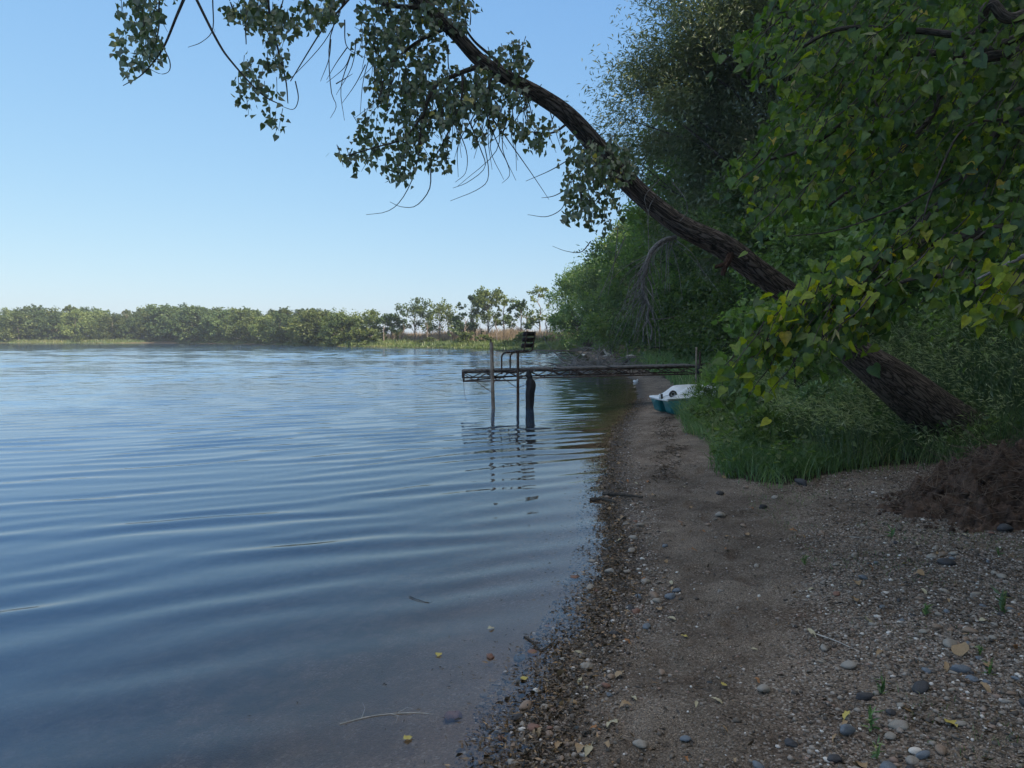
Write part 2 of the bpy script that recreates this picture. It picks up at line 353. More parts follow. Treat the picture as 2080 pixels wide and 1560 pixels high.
nx_, ny_ = len(xs), len(ys)
ii = (np.arange(ny_ - 1)[:, None] * nx_ + np.arange(nx_ - 1)[None]).ravel()
GF = np.stack([ii, ii + 1, ii + nx_ + 1, ii + nx_], 1)
def in_poly(x, y, P):
    x = np.asarray(x, float); y = np.asarray(y, float); ins = np.zeros(x.shape, bool); P = np.asarray(P, float)
    for (ax, ay), (bx, by) in zip(P, np.roll(P, -1, 0)):
        ins ^= ((ay > y) != (by > y)) & (x < (bx - ax) * (y - ay) / (by - ay + 1e-12) + ax)
    return ins
GRASSP = [(2.30, 8.1), (2.75, 7.65), (3.3, 7.9), (3.9, 8.25), (4.8, 8.3), (6.5, 7.5), (12, 7), (40, 7), (40, 75), (9, 75), (7.6, 60), (6.6, 45), (6.2, 34), (5.7, 28), (4.9, 22), (4.35, 18.5), (3.9, 16.4), (3.45, 15.3), (3.25, 14.2), (3.0, 12.4), (2.72, 10.5)]
soil = (in_poly(GX + .25 * fbm(GX * 2, GY * 2, 4), GY + .25 * fbm(GX * 2, GY * 2, 6), GRASSP) | ((GD > 1.0) & (GY > 60))).astype(float)
# lake bed, beach, wet edge: one material driven by real zones
m, t, out = newmat('beach_ground'); L = t.links.new
tc = N(t, 'TexCoord'); ps = tc.outputs['Object']
def noise(scale, det=5, rough=.55, vec=None):
    n = N(t, 'TexNoise'); n.inputs['Scale'].default_value = scale; n.inputs['Detail'].default_value = det; n.inputs['Roughness'].default_value = rough
    L(vec or ps, n.inputs[0]); return n.outputs[0]
def vor(scale, feat='F1', o='Distance'):
    n = N(t, 'TexVoronoi', feature=feat); n.inputs['Scale'].default_value = scale; L(ps, n.inputs[0]); return n.outputs[o]
def mixc(f, a, b, bt='MIX'):
    n = N(t, 'MixRGB', blend_type=bt)
    for i, v in ((0, f), (1, a), (2, b)):
        if isinstance(v, (int, float)): n.inputs[i].default_value = v
        elif isinstance(v, tuple): n.inputs[i].default_value = (*v, 1)
        else: L(v, n.inputs[i])
    return n.outputs[0]
big = ramp(t, noise(.9, 4), [(.33, (.140, .112, .085)), (.62, (.29, .238, .188))])
vg = N(t, 'TexVoronoi'); vg.inputs['Scale'].default_value = 230; L(ps, vg.inputs[0]); sg = N(t, 'SeparateColor'); L(vg.outputs['Color'], sg.inputs[0])
grain = mixc(1, ramp(t, noise(120, 4, .75), [(.36, (.50, .50, .50)), (.64, (1.5, 1.47, 1.42))]), ramp(t, sg.outputs[0], [(0, (.45,) * 3), (.5, (.95,) * 3), (.93, (1.35,) * 3), (1, (2.2,) * 3)]), 'MULTIPLY')
sand = mixc(1, big, grain, 'MULTIPLY')
vc = N(t, 'TexVoronoi'); vc.inputs['Scale'].default_value = 95; vc.inputs['Randomness'].default_value = 1; L(ps, vc.inputs[0])
sepc = N(t, 'SeparateColor'); L(vc.outputs['Color'], sepc.inputs[0])
pebc = ramp(t, sepc.outputs[0], [(0, (.07, .06, .055)), (.3, (.20, .155, .12)), (.6, (.34, .27, .21)), (.85, (.46, .38, .31)), (.97, (.70, .64, .56))])
pebm = ramp(t, sepc.outputs[1], [(.22, (0, 0, 0)), (.4, (1, 1, 1))])
pzone = ramp(t, noise(1.3, 4), [(.38, (.22,) * 3), (.56, (1,) * 3)])
atr = N(t, 'Attribute', attribute_name='track'); tinv = ramp(t, atr.outputs['Fac'], [(0, (1,) * 3), (1, (.38,) * 3)])
sand = mixc(mixc(1, mixc(1, pebm, pzone, 'MULTIPLY'), tinv, 'MULTIPLY'), sand, pebc)
damp = ramp(t, noise(2.6, 5, .6), [(.44, (1, 1, 1)), (.62, (.62, .59, .57))]); sand = mixc(1, sand, damp, 'MULTIPLY')
aw = N(t, 'Attribute', attribute_name='shore'); asl = N(t, 'Attribute', attribute_name='soil')
wetf = ramp(t, aw.outputs['Fac'], [(.0, (1,) * 3), (.14, (.8,) * 3), (.36, (0,) * 3)])
wetc = mixc(1, sand, (.36, .33, .30), 'MULTIPLY'); base = mixc(wetf, sand, wetc)
bedf = ramp(t, aw.outputs['Fac'], [(0, (0,) * 3), (1, (1,) * 3)])
bd = N(t, 'Attribute', attribute_name='deep')
silt = mixc(mixc(1, ramp(t, noise(5, 5, .65), [(.35, (0,) * 3), (.6, (1,) * 3)]), ramp(t, bd.outputs['Fac'], [(0, (.0,) * 3), (.5, (1,) * 3)]), 'MULTIPLY'), mixc(.5, sand, (.52, .36, .19)), (.21, .165, .085))
base = mixc(ramp(t, bd.outputs['Fac'], [(0, (0,) * 3), (.02, (1,) * 3)]), base, silt)
soilc = ramp(t, noise(7, 5), [(.35, (.030, .026, .018)), (.65, (.07, .058, .036))])
base = mixc(asl.outputs['Fac'], base, soilc)
b = N(t, 'BsdfPrincipled'); L(base, b.inputs['Base Color']); b.inputs['Specular IOR Level'].default_value = .3
rg_ = N(t, 'MapRange'); L(wetf, rg_.inputs[0]); rg_.inputs[3].default_value = .95; rg_.inputs[4].default_value = .5; L(rg_.outputs[0], b.inputs['Roughness'])
hsum = N(t, 'Math', operation='ADD'); hm = N(t, 'Math', operation='MULTIPLY'); hm.inputs[1].default_value = -.6
L(vc.outputs['Distance'], hm.inputs[0]); L(noise(70, 4, .7), hsum.inputs[0]); L(hm.outputs[0], hsum.inputs[1])
bp = N(t, 'Bump'); bp.inputs['Strength'].default_value = 1; bp.inputs['Distance'].default_value = .016; L(hsum.outputs[0], bp.inputs['Height'])
L(bp.outputs[0], b.inputs['Normal']); L(b.outputs[0], out.inputs[0])
g = mesh('ground', np.stack([GX, GY, GZ], -1).reshape(-1, 3), GF, m, None,
         {'shore': np.clip(GD.ravel(), 0, 1), 'soil': soil.ravel(), 'deep': np.clip(-GD.ravel() / 2.5, 0, 1), 'track': trackw(GX + .3 * fbm(GX * 2, GY * 2, 44), GY).ravel()}, True)
tag(g, kind='structure')

# ---------------------------------------------------------------- water
m, t, out = newmat('lake_water'); L = t.links.new
tc = N(t, 'TexCoord'); ps = tc.outputs['Object']
ash_ = N(t, 'Attribute', attribute_name='off')     # metres from shore / 20
def wave(lam, ang, amp, dist, dscale, detail=2):
    mp = N(t, 'Mapping'); mp.inputs['Rotation'].default_value = (0, 0, R(ang)); L(ps, mp.inputs[0])
    wv = N(t, 'TexWave', wave_type='BANDS', bands_direction='Y', wave_profile='SIN')
    wv.inputs['Scale'].default_value = 2 * math.pi / 20 / lam; wv.inputs['Distortion'].default_value = dist
    wv.inputs['Detail'].default_value = detail; wv.inputs['Detail Scale'].default_value = dscale
    L(mp.outputs[0], wv.inputs[0]); mm = N(t, 'Math', operation='MULTIPLY'); mm.inputs[1].default_value = amp
    L(wv.outputs['Fac'], mm.inputs[0]); return mm.outputs[0]
def nz_(scale, amp, stretch=(1, 1, 1), ang=0, det=3):
    mp = N(t, 'Mapping'); mp.inputs['Rotation'].default_value = (0, 0, R(ang)); mp.inputs['Scale'].default_value = stretch; L(ps, mp.inputs[0])
    n = N(t, 'TexNoise'); n.inputs['Scale'].default_value = scale; n.inputs['Detail'].default_value = det; L(mp.outputs[0], n.inputs[0])
    mm = N(t, 'Math', operation='MULTIPLY'); mm.inputs[1].default_value = amp; L(n.outputs[0], mm.inputs[0]); return mm.outputs[0]
def addn(*a):
    r = a[0]
    for b_ in a[1:]:
        n = N(t, 'Math', operation='ADD'); L(r, n.inputs[0]); L(b_, n.inputs[1]); r = n.outputs[0]
    return r
def muln(a, b_):
    n = N(t, 'Math', operation='MULTIPLY'); L(a, n.inputs[0]); L(b_, n.inputs[1]); return n.outputs[0]
calm = ramp(t, ash_.outputs['Fac'], [(.0, (.25,) * 3), (.5, (1,) * 3)])
hgt = muln(addn(nz_(5.5, .0030, (.5, 1.3, 1), -12, 3), nz_(14, .0007, (.6, 1.2, 1), 10, 2)), calm)
farc = ramp(t, ash_.outputs['Fac'], [(.5, (0,) * 3), (1, (1,) * 3)]); hgt = addn(hgt, muln(nz_(2.6, .012, (.6, 1.3, 1), -8, 2), farc))
bp = N(t, 'Bump'); bp.inputs['Strength'].default_value = 1; bp.inputs['Distance'].default_value = 1.0; L(hgt, bp.inputs['Height'])
fr = N(t, 'Fresnel'); fr.inputs['IOR'].default_value = 1.62; L(bp.outputs[0], fr.inputs['Normal'])
gl = N(t, 'BsdfGlossy'); gl.inputs['Roughness'].default_value = .03; L(bp.outputs[0], gl.inputs['Normal'])
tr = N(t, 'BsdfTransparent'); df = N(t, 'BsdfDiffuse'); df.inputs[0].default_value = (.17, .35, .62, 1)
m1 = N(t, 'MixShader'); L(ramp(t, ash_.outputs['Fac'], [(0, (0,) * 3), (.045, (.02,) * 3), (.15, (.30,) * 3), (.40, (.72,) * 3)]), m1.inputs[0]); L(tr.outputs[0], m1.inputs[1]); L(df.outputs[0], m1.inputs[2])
m2 = N(t, 'MixShader'); L(fr.outputs[0], m2.inputs[0]); L(m1.outputs[0], m2.inputs[1]); L(gl.outputs[0], m2.inputs[2])
L(m2.outputs[0], out.inputs[0])
va = N(t, 'VolumeAbsorption'); va.inputs['Color'].default_value = (.42, .50, .42, 1); va.inputs['Density'].default_value = 1.5
L(va.outputs[0], out.inputs['Volume'])
wx = grid_axis([(-600, -200, 30), (-200, -60, 3.5), (-60, -20, .8), (-20, -6, .22), (-6, 2.4, .09), (2.4, 9, .4), (9, 60, 8)])
wy = list(grid_axis([(-200, -5, 15), (-5, 1.5, .4), (1.5, 7, .035)]))
while wy[-1] < 240: wy.append(wy[-1] + np.clip(.035 + (wy[-1] - 7) * .0033, .035, .6))
wy = np.array(wy + [262, 300]); WX, WY = np.meshgrid(wx, wy); nW, mW = len(wx), len(wy)
ii = (np.arange(mW - 1)[:, None] * nW + np.arange(nW - 1)[None]).ravel()
WD = -sdist(WX, WY); wr = np.random.default_rng(3); WZ = np.zeros_like(WX)
sp_ = np.gradient(wy)[:, None]                      # row spacing, waves shorter than four rows are left out
warpx = WX + .5 * fbm(WX * .35, WY * .35, 81, 3) * 2; warpy = WY + .22 * fbm(WX * .5, WY * .9, 82, 3) * 2
shore_damp = smst(.0, .9, WD)
def comp(lam, ang, slope, wgt):
    k = 2 * math.pi / lam; kx, ky = -math.sin(R(ang)) * k, math.cos(R(ang)) * k
    return slope / k * np.sin(kx * warpx + ky * warpy + wr.random() * 6.283) * wgt * smst(3, 6, lam / sp_)
env1 = .45 + 1.1 * vnoise(WX * .22 + 5, WY * .35, 83); env2 = .4 + 1.2 * vnoise(WX * .10, WY * .16, 84)
for lam, ang in [(.34, 36), (.39, 22), (.44, 34), (.48, 27), (.53, 18), (.58, 31), (.66, 24)]:
    WZ += comp(lam, ang, .024, env1 * (1 - .25 * smst(8, 30, WY)))
for i in range(16):
    lam = .14 * 1.12 ** i; WZ += comp(lam, wr.normal(10, 24), .0150, env2 * smst(6, 26, WY))
for i in range(26):
    lam = .55 * 1.07 ** i; WZ += comp(lam, wr.normal(5, 28), .0165, env2 * smst(18, 50, WY) * (1 - .45 * smst(60, 140, WY)))
WZ *= (.45 + .55 * shore_damp) * smst(-1, .0, WD + .3)
top = np.stack([WX, WY, WZ], -1).reshape(-1, 3); nb = len(top)
bot = top.copy(); bot[:, 2] = -4.2
F1 = np.stack([ii, ii + 1, ii + nW + 1, ii + nW], 1); F2 = F1[:, ::-1] + nb
edge = [list(range(nW)), [nW - 1 + k * nW for k in range(mW)], [mW * nW - 1 - k for k in range(nW)], [(mW - 1 - k) * nW for k in range(mW)]]
SF = []
for e in edge:
    for a_, b_ in zip(e[:-1], e[1:]): SF.append((a_, a_ + nb, b_ + nb, b_))
off = np.clip(WD.ravel() / 20, 0, 1)
wat = mesh('water', np.vstack([top, bot]), [np.vstack([F1, F2, np.array(SF)])], m, None, {'off': np.concatenate([off, off])}, True)
tag(wat, kind='structure')

# ================================================================ trees
def crown_tree(name, label, cat, loc, H, hb, Rc, nclump, nleaf, lsize, kind, lmat, bmat, seed, group=None, trunk_r=None, lean=(0, 0),
               shell=.55, csize=.26, droop=.25, forks=1, limbs=True, squash=.7, skirt=0):
    rg = np.random.default_rng(seed); tr = trunk_r or H * .018
    e = empty(name, loc, label, cat, group)
    tb = MB(); ls = Leafset(); k = 8
    stems = []
    for f in range(forks):
        ang = rg.random() * 6.28 + f * 6.28 / forks; sp = 0 if forks == 1 else Rc * .35
        tt = np.linspace(0, 1, 9)
        P = np.stack([lean[0] * tt ** 1.5 + sp * np.cos(ang) * tt + .02 * H * rg.normal(size=9) * tt, lean[1] * tt ** 1.5 + sp * np.sin(ang) * tt + .02 * H * rg.normal(size=9) * tt, tt * H * (.88 if f == 0 else .75)], -1)
        P = spline(P, 16); tt = np.linspace(0, 1, 16)
        P[0, 2] = -.3
        rr = tr * (1 - .85 * tt) * (1 + .5 * np.exp(-tt * 14)) * (1 if f == 0 else .75)
        tb.tube(P, rr, k, False, .15, seed); stems.append(P)
    # clumps
    n = nclump; tz = rg.random(n) ** .85
    env = np.sqrt(np.clip(np.sin(np.pi * np.clip(tz * .86 + .12, 0, 1)), 0, 1))
    if skirt: env = np.maximum(env, skirt * (1 - tz))
    rad = Rc * env * (shell + (1 - shell) * rg.random(n) ** .5) * (1 + .25 * rg.normal(size=n).clip(-1.2, 1.2))
    th = rg.random(n) * 6.283; lz = hb + (H - hb) * tz
    C = np.stack([rad * np.cos(th) + lean[0] * (lz / H) ** 1.5, rad * np.sin(th) + lean[1] * (lz / H) ** 1.5, lz], -1)
    for i, c in enumerate(C):
        S = stems[i % len(stems)]
        if limbs:
            dr = np.hypot(c[0] - lean[0] * (c[2] / H) ** 1.5, c[1] - lean[1] * (c[2] / H) ** 1.5); za = max(hb * .6, c[2] - dr * (.5 + .4 * rg.random()))
            j = int(np.argmin(abs(S[:, 2] - za))); s0 = S[j]
            mid = (s0 * .5 + c * .5) + rg.normal(0, .06, 3) * dr + np.array([0, 0, .08 * dr])
            P = spline([s0, mid, c], 7); r0 = tr * .34 * (1 - .6 * j / 16)
            tb.tube(P, np.linspace(r0, .12 * r0, 7), 5, False)
        cs = Rc * csize * (.7 + .6 * rg.random())
        m_ = max(3, int(nleaf * (.6 + .8 * rg.random())))
        ns = max(2, m_ // 14); sub = rg.normal(0, 1, (ns, 3)) * np.array([.62, .62, .62 * squash]) * cs
        pick = rg.integers(0, ns, m_)
        P = c + sub[pick] + rg.normal(0, 1, (m_, 3)) * cs * .26
        outw = norm(P - np.array([lean[0] * .5, lean[1] * .5, hb + (H - hb) * .35]))
        T = outw * .7 + np.array([0, 0, -droop]) + rg.normal(0, .4, (m_, 3))
        ct = rg.random() * .5
        ls.add(P, lsize * (.7 + .6 * rg.random(m_)), T, np.clip(ct + .55 * rg.random(m_) - .02, 0, 1) ** 1.0 * .96 + .04 * (rg.random(m_) > .985))
    tb.build('trunk', bmat, e, True)
    ls.build('crown', kind, lmat, e, rg)
    return e
def place(proto, loc, rz, s, label, group=None):
    c = copy_tree(proto); c.location = loc; c.rotation_euler = (0, 0, rz); c.scale = (s, s, s) if np.isscalar(s) else s
    c['label'] = label
    if group: c['group'] = group
    return c
def gz(x, y): return float(ground(np.array([x]), np.array([y]), False)[0])

# --- far shore woods
FG = 'low trees along the far shore'
protos = []
for k in range(4):
    p = crown_tree('broadleaf_tree', 'x', 'tree', (0, 0, 0), 8.5, 1.2, 3.6 + .4 * (k % 2), 30, 150, .42, 'flake', M['far'] if k % 2 else M['fardark'], M['farbark'], 100 + k, trunk_r=.16, shell=.35, csize=.3, skirt=.75, limbs=(k % 2 == 0))
    protos.append(p)
rg = np.random.default_rng(42)
def shore_at(px):
    """point of the far waterline in photo column px"""
    best = None
    for D in np.arange(95, 300, 1.0):
        x = (px - 1040) / FPX * D
        if sdist(np.array([x]), np.array([D]))[0] > 0: return x, D
    return x, D
first = [True] * 4
def far_tree(px, back, H, k, label, group, sx=1.0):
    x, D = shore_at(px); s_ = (D + back) / D; x, y = x * s_, D + back
    s = H / 8.5
    if first[k]:
        c = protos[k]; first[k] = False; c.location = (x, y, gz(x, y) - .1); c.scale = (s * sx, s * sx, s); c['label'] = label; c['group'] = group
    else: c = place(protos[k], (x, y, gz(x, y) - .1), rg.random() * 6.28, (s * sx, s * sx, s), label, group)
    return c
def topy(px):
    xs_ = [0, 60, 140, 230, 280, 330, 400, 470, 560, 640, 700]; ys_ = [642, 634, 634, 641, 637, 630, 631, 636, 638, 641, 637]
    return np.interp(px, xs_, ys_)
for row, (back, dxp, n) in enumerate([(6, 38, 20), (16, 34, 22), (30, 30, 25)]):
    for i in range(n):
        px = -30 + i * dxp + rg.uniform(-9, 9)
        if px > 740: continue
        D = shore_at(px)[1] + back
        zt = H_EYE + D * (686 - topy(px) - rg.uniform(-8, 7) + (6 if row == 0 else 0) * -rg.random() * 2) / FPX
        x = (px - 1040) / FPX * D; Ht = max(4, zt - gz(x, D))
        far_tree(px, back, Ht, int(rg.integers(0, 4)), ['round green tree at the front edge of the low wood beyond the lake', 'green tree in the middle row of the low wood beyond the lake', 'hazy green tree in the back row of the low wood beyond the lake'][row],
                 ['front row of far shore trees', 'middle row of far shore trees', 'back row of far shore trees'][row], rg.uniform(.95, 1.35))
for px, H, lab in [(335, 9.2, 'large dark domed tree standing out in front of the left far wood'), (392, 8.6, 'broad grey green tree beside the dark domed one on the far shore'),
                   (40, 8.0, 'pale green rounded tree near the left edge of the far shore'), (640, 6.6, 'bright green bushy tree right of the bare tan trunk on the far shore')]:
    far_tree(px, 3, H, 0 if px < 400 and px > 100 else 1, lab, None, 1.35)
# shrubs along the far edge
sp = crown_tree('lakeside_bush', 'x', 'bush', (0, 0, 0), 2.6, .1, 1.7, 16, 90, .3, 'flake', M['far'], M['farbark'], 120, trunk_r=.05, shell=.3, limbs=False, skirt=1.0)
fst = True
for i in range(46):
    px = -20 + i * 25 + rg.uniform(-9, 9)
    if px > 1130: continue
    x, D = shore_at(px); bk = rg.uniform(1.5, 6) if px < 760 else rg.uniform(3, 12); s_ = (D + bk) / D; x, y = x * s_, D + bk
    s = rg.uniform(.6, 1.15) if px < 760 else rg.uniform(.3, .7)
    loc = (x, y, gz(x, y) - .1); lab = 'low green bush on the grassy far bank between the trees and the water'
    if fst: sp.location = loc; sp.scale = (s * 1.3, s * 1.3, s); sp['label'] = lab; sp['group'] = 'bushes along the far bank'; fst = False
    else: place(sp, loc, rg.random() * 6, (s * 1.4, s * 1.4, s), lab, 'bushes along the far bank')
# --- the point with separate taller trees
pts = [ # px, back, top y, radius, nclump, seed, label, material, leaves
 (700, 8, 636, 3.4, 34, 201, 'dense rounded tree at the left end of the wooded point', 'far', 130),
 (752, 9, 634, 3.0, 26, 202, 'pale green tree with a leaning low limb on the wooded point', 'far', 120),
 (795, 10, 642, 2.6, 22, 203, 'short bushy tree between taller ones on the wooded point', 'fardark', 110),
 (843, 12, 611, 3.4, 26, 204, 'open crowned dark tree with a bare lower trunk on the wooded point', 'fardark', 80),
 (893, 13, 621, 3.7, 26, 205, 'spreading tree with a pale broken limb on the wooded point', 'far', 75),
 (938, 11, 650, 2.2, 16, 206, 'small round dark tree left of the tall pair on the wooded point', 'fardark', 100),
 (958, 14, 600, 2.6, 26, 207, 'left tree of the tallest pair on the wooded point', 'fardark', 95),
 (992, 14, 593, 3.2, 30, 208, 'right tree of the tallest pair on the wooded point', 'far', 100),
 (1024, 15, 600, 1.6, 13, 209, 'thin wispy tree just right of the tallest pair on the point', 'far', 50),
 (1058, 16, 616, 2.7, 20, 210, 'ragged tree behind the dock chair on the wooded point', 'fardark', 75),
 (1096, 18, 587, 2.6, 16, 211, 'sparse tree with bare pale branches at the right end of the point', 'far', 42),
]
for px, back, ty, rc, nc, seed, lab, mt, nl in pts:
    x, D = shore_at(px); D += back; x = (px - 1040) / FPX * D; z0 = gz(x, D); H = H_EYE + D * (686 - ty) / FPX - z0
    crown_tree('broadleaf_tree', lab, 'tree', (x, D, z0 - .1), H, H * (.2 if mt == 'fardark' and nl > 90 else .34), rc, nc, nl, .27, 'flake', M[mt], M['farbark'], seed, 'trees on the point', trunk_r=.17, shell=.3, csize=.24)
# bare dead trunks on the far shore
def dead_tree(px, back, ty, seed, label, nb=12):
    x, D = shore_at(px); D += back; x = (px - 1040) / FPX * D; z0 = gz(x, D); H = H_EYE + D * (686 - ty) / FPX - z0
    e = empty('dead_tree', (x, D, z0 - .1), label, 'tree'); r_ = np.random.default_rng(seed); tb = MB()
    P = np.stack([r_.normal(0, .08, 8), r_.normal(0, .08, 8), np.linspace(0, H, 8)], -1); tb.tube(P, np.linspace(.16, .03, 8), 6)
    e2 = tb.build('trunk', M['farbark'], e, True); bb = MB()
    for i in range(nb):
        z = H * r_.uniform(.25, .95); a = r_.random() * 6.28; l = H * r_.uniform(.08, .2); d = np.array([math.cos(a), math.sin(a), r_.uniform(.7, 1.6)])
        p0 = np.array([np.interp(z, P[:, 2], P[:, 0]), np.interp(z, P[:, 2], P[:, 1]), z]); bb.tube([p0, p0 + d * l * .5, p0 + d * l + np.array([0, 0, .1])], [.05, .035, .015], 4)
    bb.build('branch', M['farbark'], e2)
dead_tree(618, 4, 637, 1, 'bare tan upright dead tree on the far shore', 22)
dead_tree(118, 6, 644, 2, 'bare grey dead tree in the left far wood', 16)
dead_tree(262, 8, 636, 3, 'tall bare stem poking above the left far wood', 10)
dead_tree(1070, 20, 640, 4, 'thin bare trunk behind the dock chair on the point', 14)
for i, (px, ty) in enumerate([(60, 652), (178, 646), (300, 655), (455, 652), (505, 655), (530, 650), (580, 655), (690, 660), (745, 655), (780, 660), (820, 655), (868, 655), (912, 650), (945, 645), (975, 655), (1008, 650), (1040, 655), (1110, 650)]):
    dead_tree(px, 5 + (i * 5) % 9, ty, 20 + i, 'slender pale bare trunk standing among the green trees of the far shore', 6)
for o in sc.collection.objects:
    if o.get('label', '').startswith('slender pale bare'): o['group'] = 'slender pale trunks on the far shore'
# far bank grass
def blades(P, Hh, W, rg, bend=.35, seg=3, tint=None, wind=(0, 0)):
    n = len(P); a = rg.random(n) * 6.283; ca, sa = np.cos(a), np.sin(a)
    bd = Hh * bend * (.3 + rg.random(n)); b2 = rg.random(n) * 6.283
    bx, by = np.cos(b2) * bd + wind[0] * Hh, np.sin(b2) * bd + wind[1] * Hh
    V = np.zeros((n, 2 * seg + 1, 3))
    for s_ in range(seg + 1):
        u = s_ / seg; cx = P[:, 0] + bx * u * u; cy = P[:, 1] + by * u * u; cz = P[:, 2] + Hh * (u - .18 * u * u * bend * 2)
        if s_ == seg: V[:, 2 * seg] = np.stack([cx, cy, cz], -1)
        else:
            ww = W * (1 - u * .75) * .5
            V[:, 2 * s_] = np.stack([cx - ca * ww, cy - sa * ww, cz], -1); V[:, 2 * s_ + 1] = np.stack([cx + ca * ww, cy + sa * ww, cz], -1)
    k = 2 * seg + 1; off = (np.arange(n) * k)[:, None]
    Q = [np.array([2 * s_, 2 * s_ + 1, 2 * s_ + 3, 2 * s_ + 2]) + off for s_ in range(seg - 1)]
    Tt = np.array([2 * seg - 2, 2 * seg - 1, 2 * seg]) + off
    t = rg.random(n) if tint is None else tint
    return V.reshape(-1, 3), [np.concatenate(Q)] + [Tt], np.repeat(t, k)
n = 30000; px = rg.uniform(-60, 1180, n); tab = np.array([shore_at(p) for p in np.arange(-60, 1181, 5)]); Dd = np.interp(px, np.arange(-60, 1181, 5), tab[:, 1])
bk = rg.exponential(3.5, n).clip(0, 14) - .7; D = Dd + bk; x = (px - 1040) / FPX * D; z = ground(x, D, False)
ok = z > -.12
hh = (.35 + .5 * rg.random(n)) * (1 + .6 * vnoise(x * .2, D * .2, 3)) * np.where(bk < 1.2, .5, 1) * np.where(px < 760, .9, 1.0)
V, F, tt = blades(np.stack([x, D, z - .05], -1)[ok], hh[ok], .13, rg, .3, 2, np.clip(.75 * vnoise(x * .25, D * .25, 8) + .3 * rg.random(n), 0, 1)[ok])
tag(mesh('grass', V, F, M['fargrass'], None, {'tint': tt}), 'band of sunlit green grass along the far bank above the water', 'grass', kind='stuff')
n = 26000; px = rg.uniform(560, 1180, n); Dd = np.interp(px, np.arange(-60, 1181, 5), tab[:, 1]); D = Dd + rg.uniform(8, 34, n); x = (px - 1040) / FPX * D; z = ground(x, D, False)
V, F, tt = blades(np.stack([x, D, z], -1), (.7 + 1.2 * rg.random(n)) * (.6 + .9 * vnoise(x * .3, D * .3, 9)) * smst(500, 900, px), .11, rg, .12, 2)
tag(mesh('dry_grass', V, F, M['drygrass'], None, {'tint': tt}), 'tan dry stems under the trees of the wooded point', 'dry grass', kind='stuff')

# --- big willow
crown_tree('willow_tree', 'tall grey green willow with fine leaves rising behind the leaning trunk', 'tree', (10.7, 26, gz(10.7, 26) - .2), 15.2, 3.3, 5.8, 230, 1700, .17, 'slim', M['willow'], M['bark2'], 301, trunk_r=.36, forks=3, shell=.4, csize=.135, droop=.35)
# --- forest along the right bank: three kinds, copied
fp = [crown_tree('ash_tree', 'x', 'tree', (0, 0, 0), 10, .6, 4.2, 110, 260, .27, 'oval', M['ash'], M['bark2'], 311, trunk_r=.2, shell=.5, csize=.19, skirt=.95),
      crown_tree('maple_tree', 'x', 'tree', (0, 0, 0), 9.5, .8, 4.4, 95, 280, .24, 'oval', M['vine'], M['bark2'], 312, trunk_r=.2, shell=.5, csize=.2, skirt=.9),
      crown_tree('elm_tree', 'x', 'tree', (0, 0, 0), 11, 1.8, 4.3, 110, 280, .22, 'oval', M['ash'], M['bark2'], 313, trunk_r=.24, shell=.4, csize=.18, droop=.4)]
fused = [False] * 3
def forest(k, x, y, s, rz, label, group=None):
    loc = (x, y, gz(x, y) - .15)
    if not fused[k]:
        fused[k] = True; c = fp[k]; c.location = loc; c.scale = (s,) * 3; c.rotation_euler = (0, 0, rz); c['label'] = label
        if group: c['group'] = group
        return c
    return place(fp[k], loc, rz, s, label, group)
for a in [(0, 8.6, 88, .95, 0.3, 'farthest rounded tree of the right bank, where the treeline meets the point'),
          (1, 9.6, 74, .95, 1.2, 'yellow green tree overhanging the water near the far end of the right bank'),
          (2, 10.2, 63, .95, 2.1, 'tree on the right bank lit at its top edge, second from the far end'),
          (0, 10.0, 53, .92, 3.3, 'dark tree overhanging the brush pile in the water'),
          (1, 9.6, 44, .92, 4.1, 'leafy tree behind the dead hanging branch'),
          (2, 9.4, 35, .88, 5.2, 'tree at the grassy bank left of the far dock post'),
          (0, 8.8, 29, .70, .9, 'bushy tree rising from the grass behind the dock'),
          (1, 8.9, 21.5, .72, 2.6, 'dense green tree directly behind the shore end of the dock'),
          (0, 8.2, 16.5, .66, 4.6, 'dark leafy tree behind the middle of the leaning trunk'),
          (1, 9.0, 13.2, .72, 0.2, 'dark tree behind the broken branch stub of the leaning trunk'),
          (2, 12.6, 34, 1.42, 0.7, 'tall full green tree directly behind the willow'),
          (2, 12, 17, 1.1, 1.0, 'tall dark elm in the deep shade right of the willow'),
          (0, 12.5, 12, 1.0, 2.2, 'dark tree in the shade above the tall seed grass'),
          (2, 10.5, 9.6, .85, 3.0, 'shaded tree behind the tall seed grass at the right edge'),
          (1, 16, 23, 1.2, 5.5, 'tall tree at the back of the wood right of the willow')]:
    forest(*a)
for i, (x, y, s) in enumerate([(17, 34, 1.2), (18, 48, 1.2), (19, 64, 1.2), (20, 82, 1.2), (15, 98, 1.0), (24, 28, 1.4), (21, 16, 1.3), (20, 9, 1.2)]):
    forest(i % 3, x, y, s, i * 1.3, 'tree at the back of the right hand wood behind the bank trees', 'back row of the right hand wood')
for i, (x, y, s) in enumerate([(14.8, .6, 1.3), (9.6, -9, 1.4), (15.5, 5, 1.4), (23, -6, 1.5), (8.5, -13, 1.5), (15, -15, 1.8), (22, -3, 1.7), (5, -19, 1.5), (24, -18, 1.8), (11, -25, 1.8)]):
    forest(i % 3, x, y, s, i * 2.3, 'tree of the wood beside the beach beyond the right edge of the view', 'wood beside the beach')
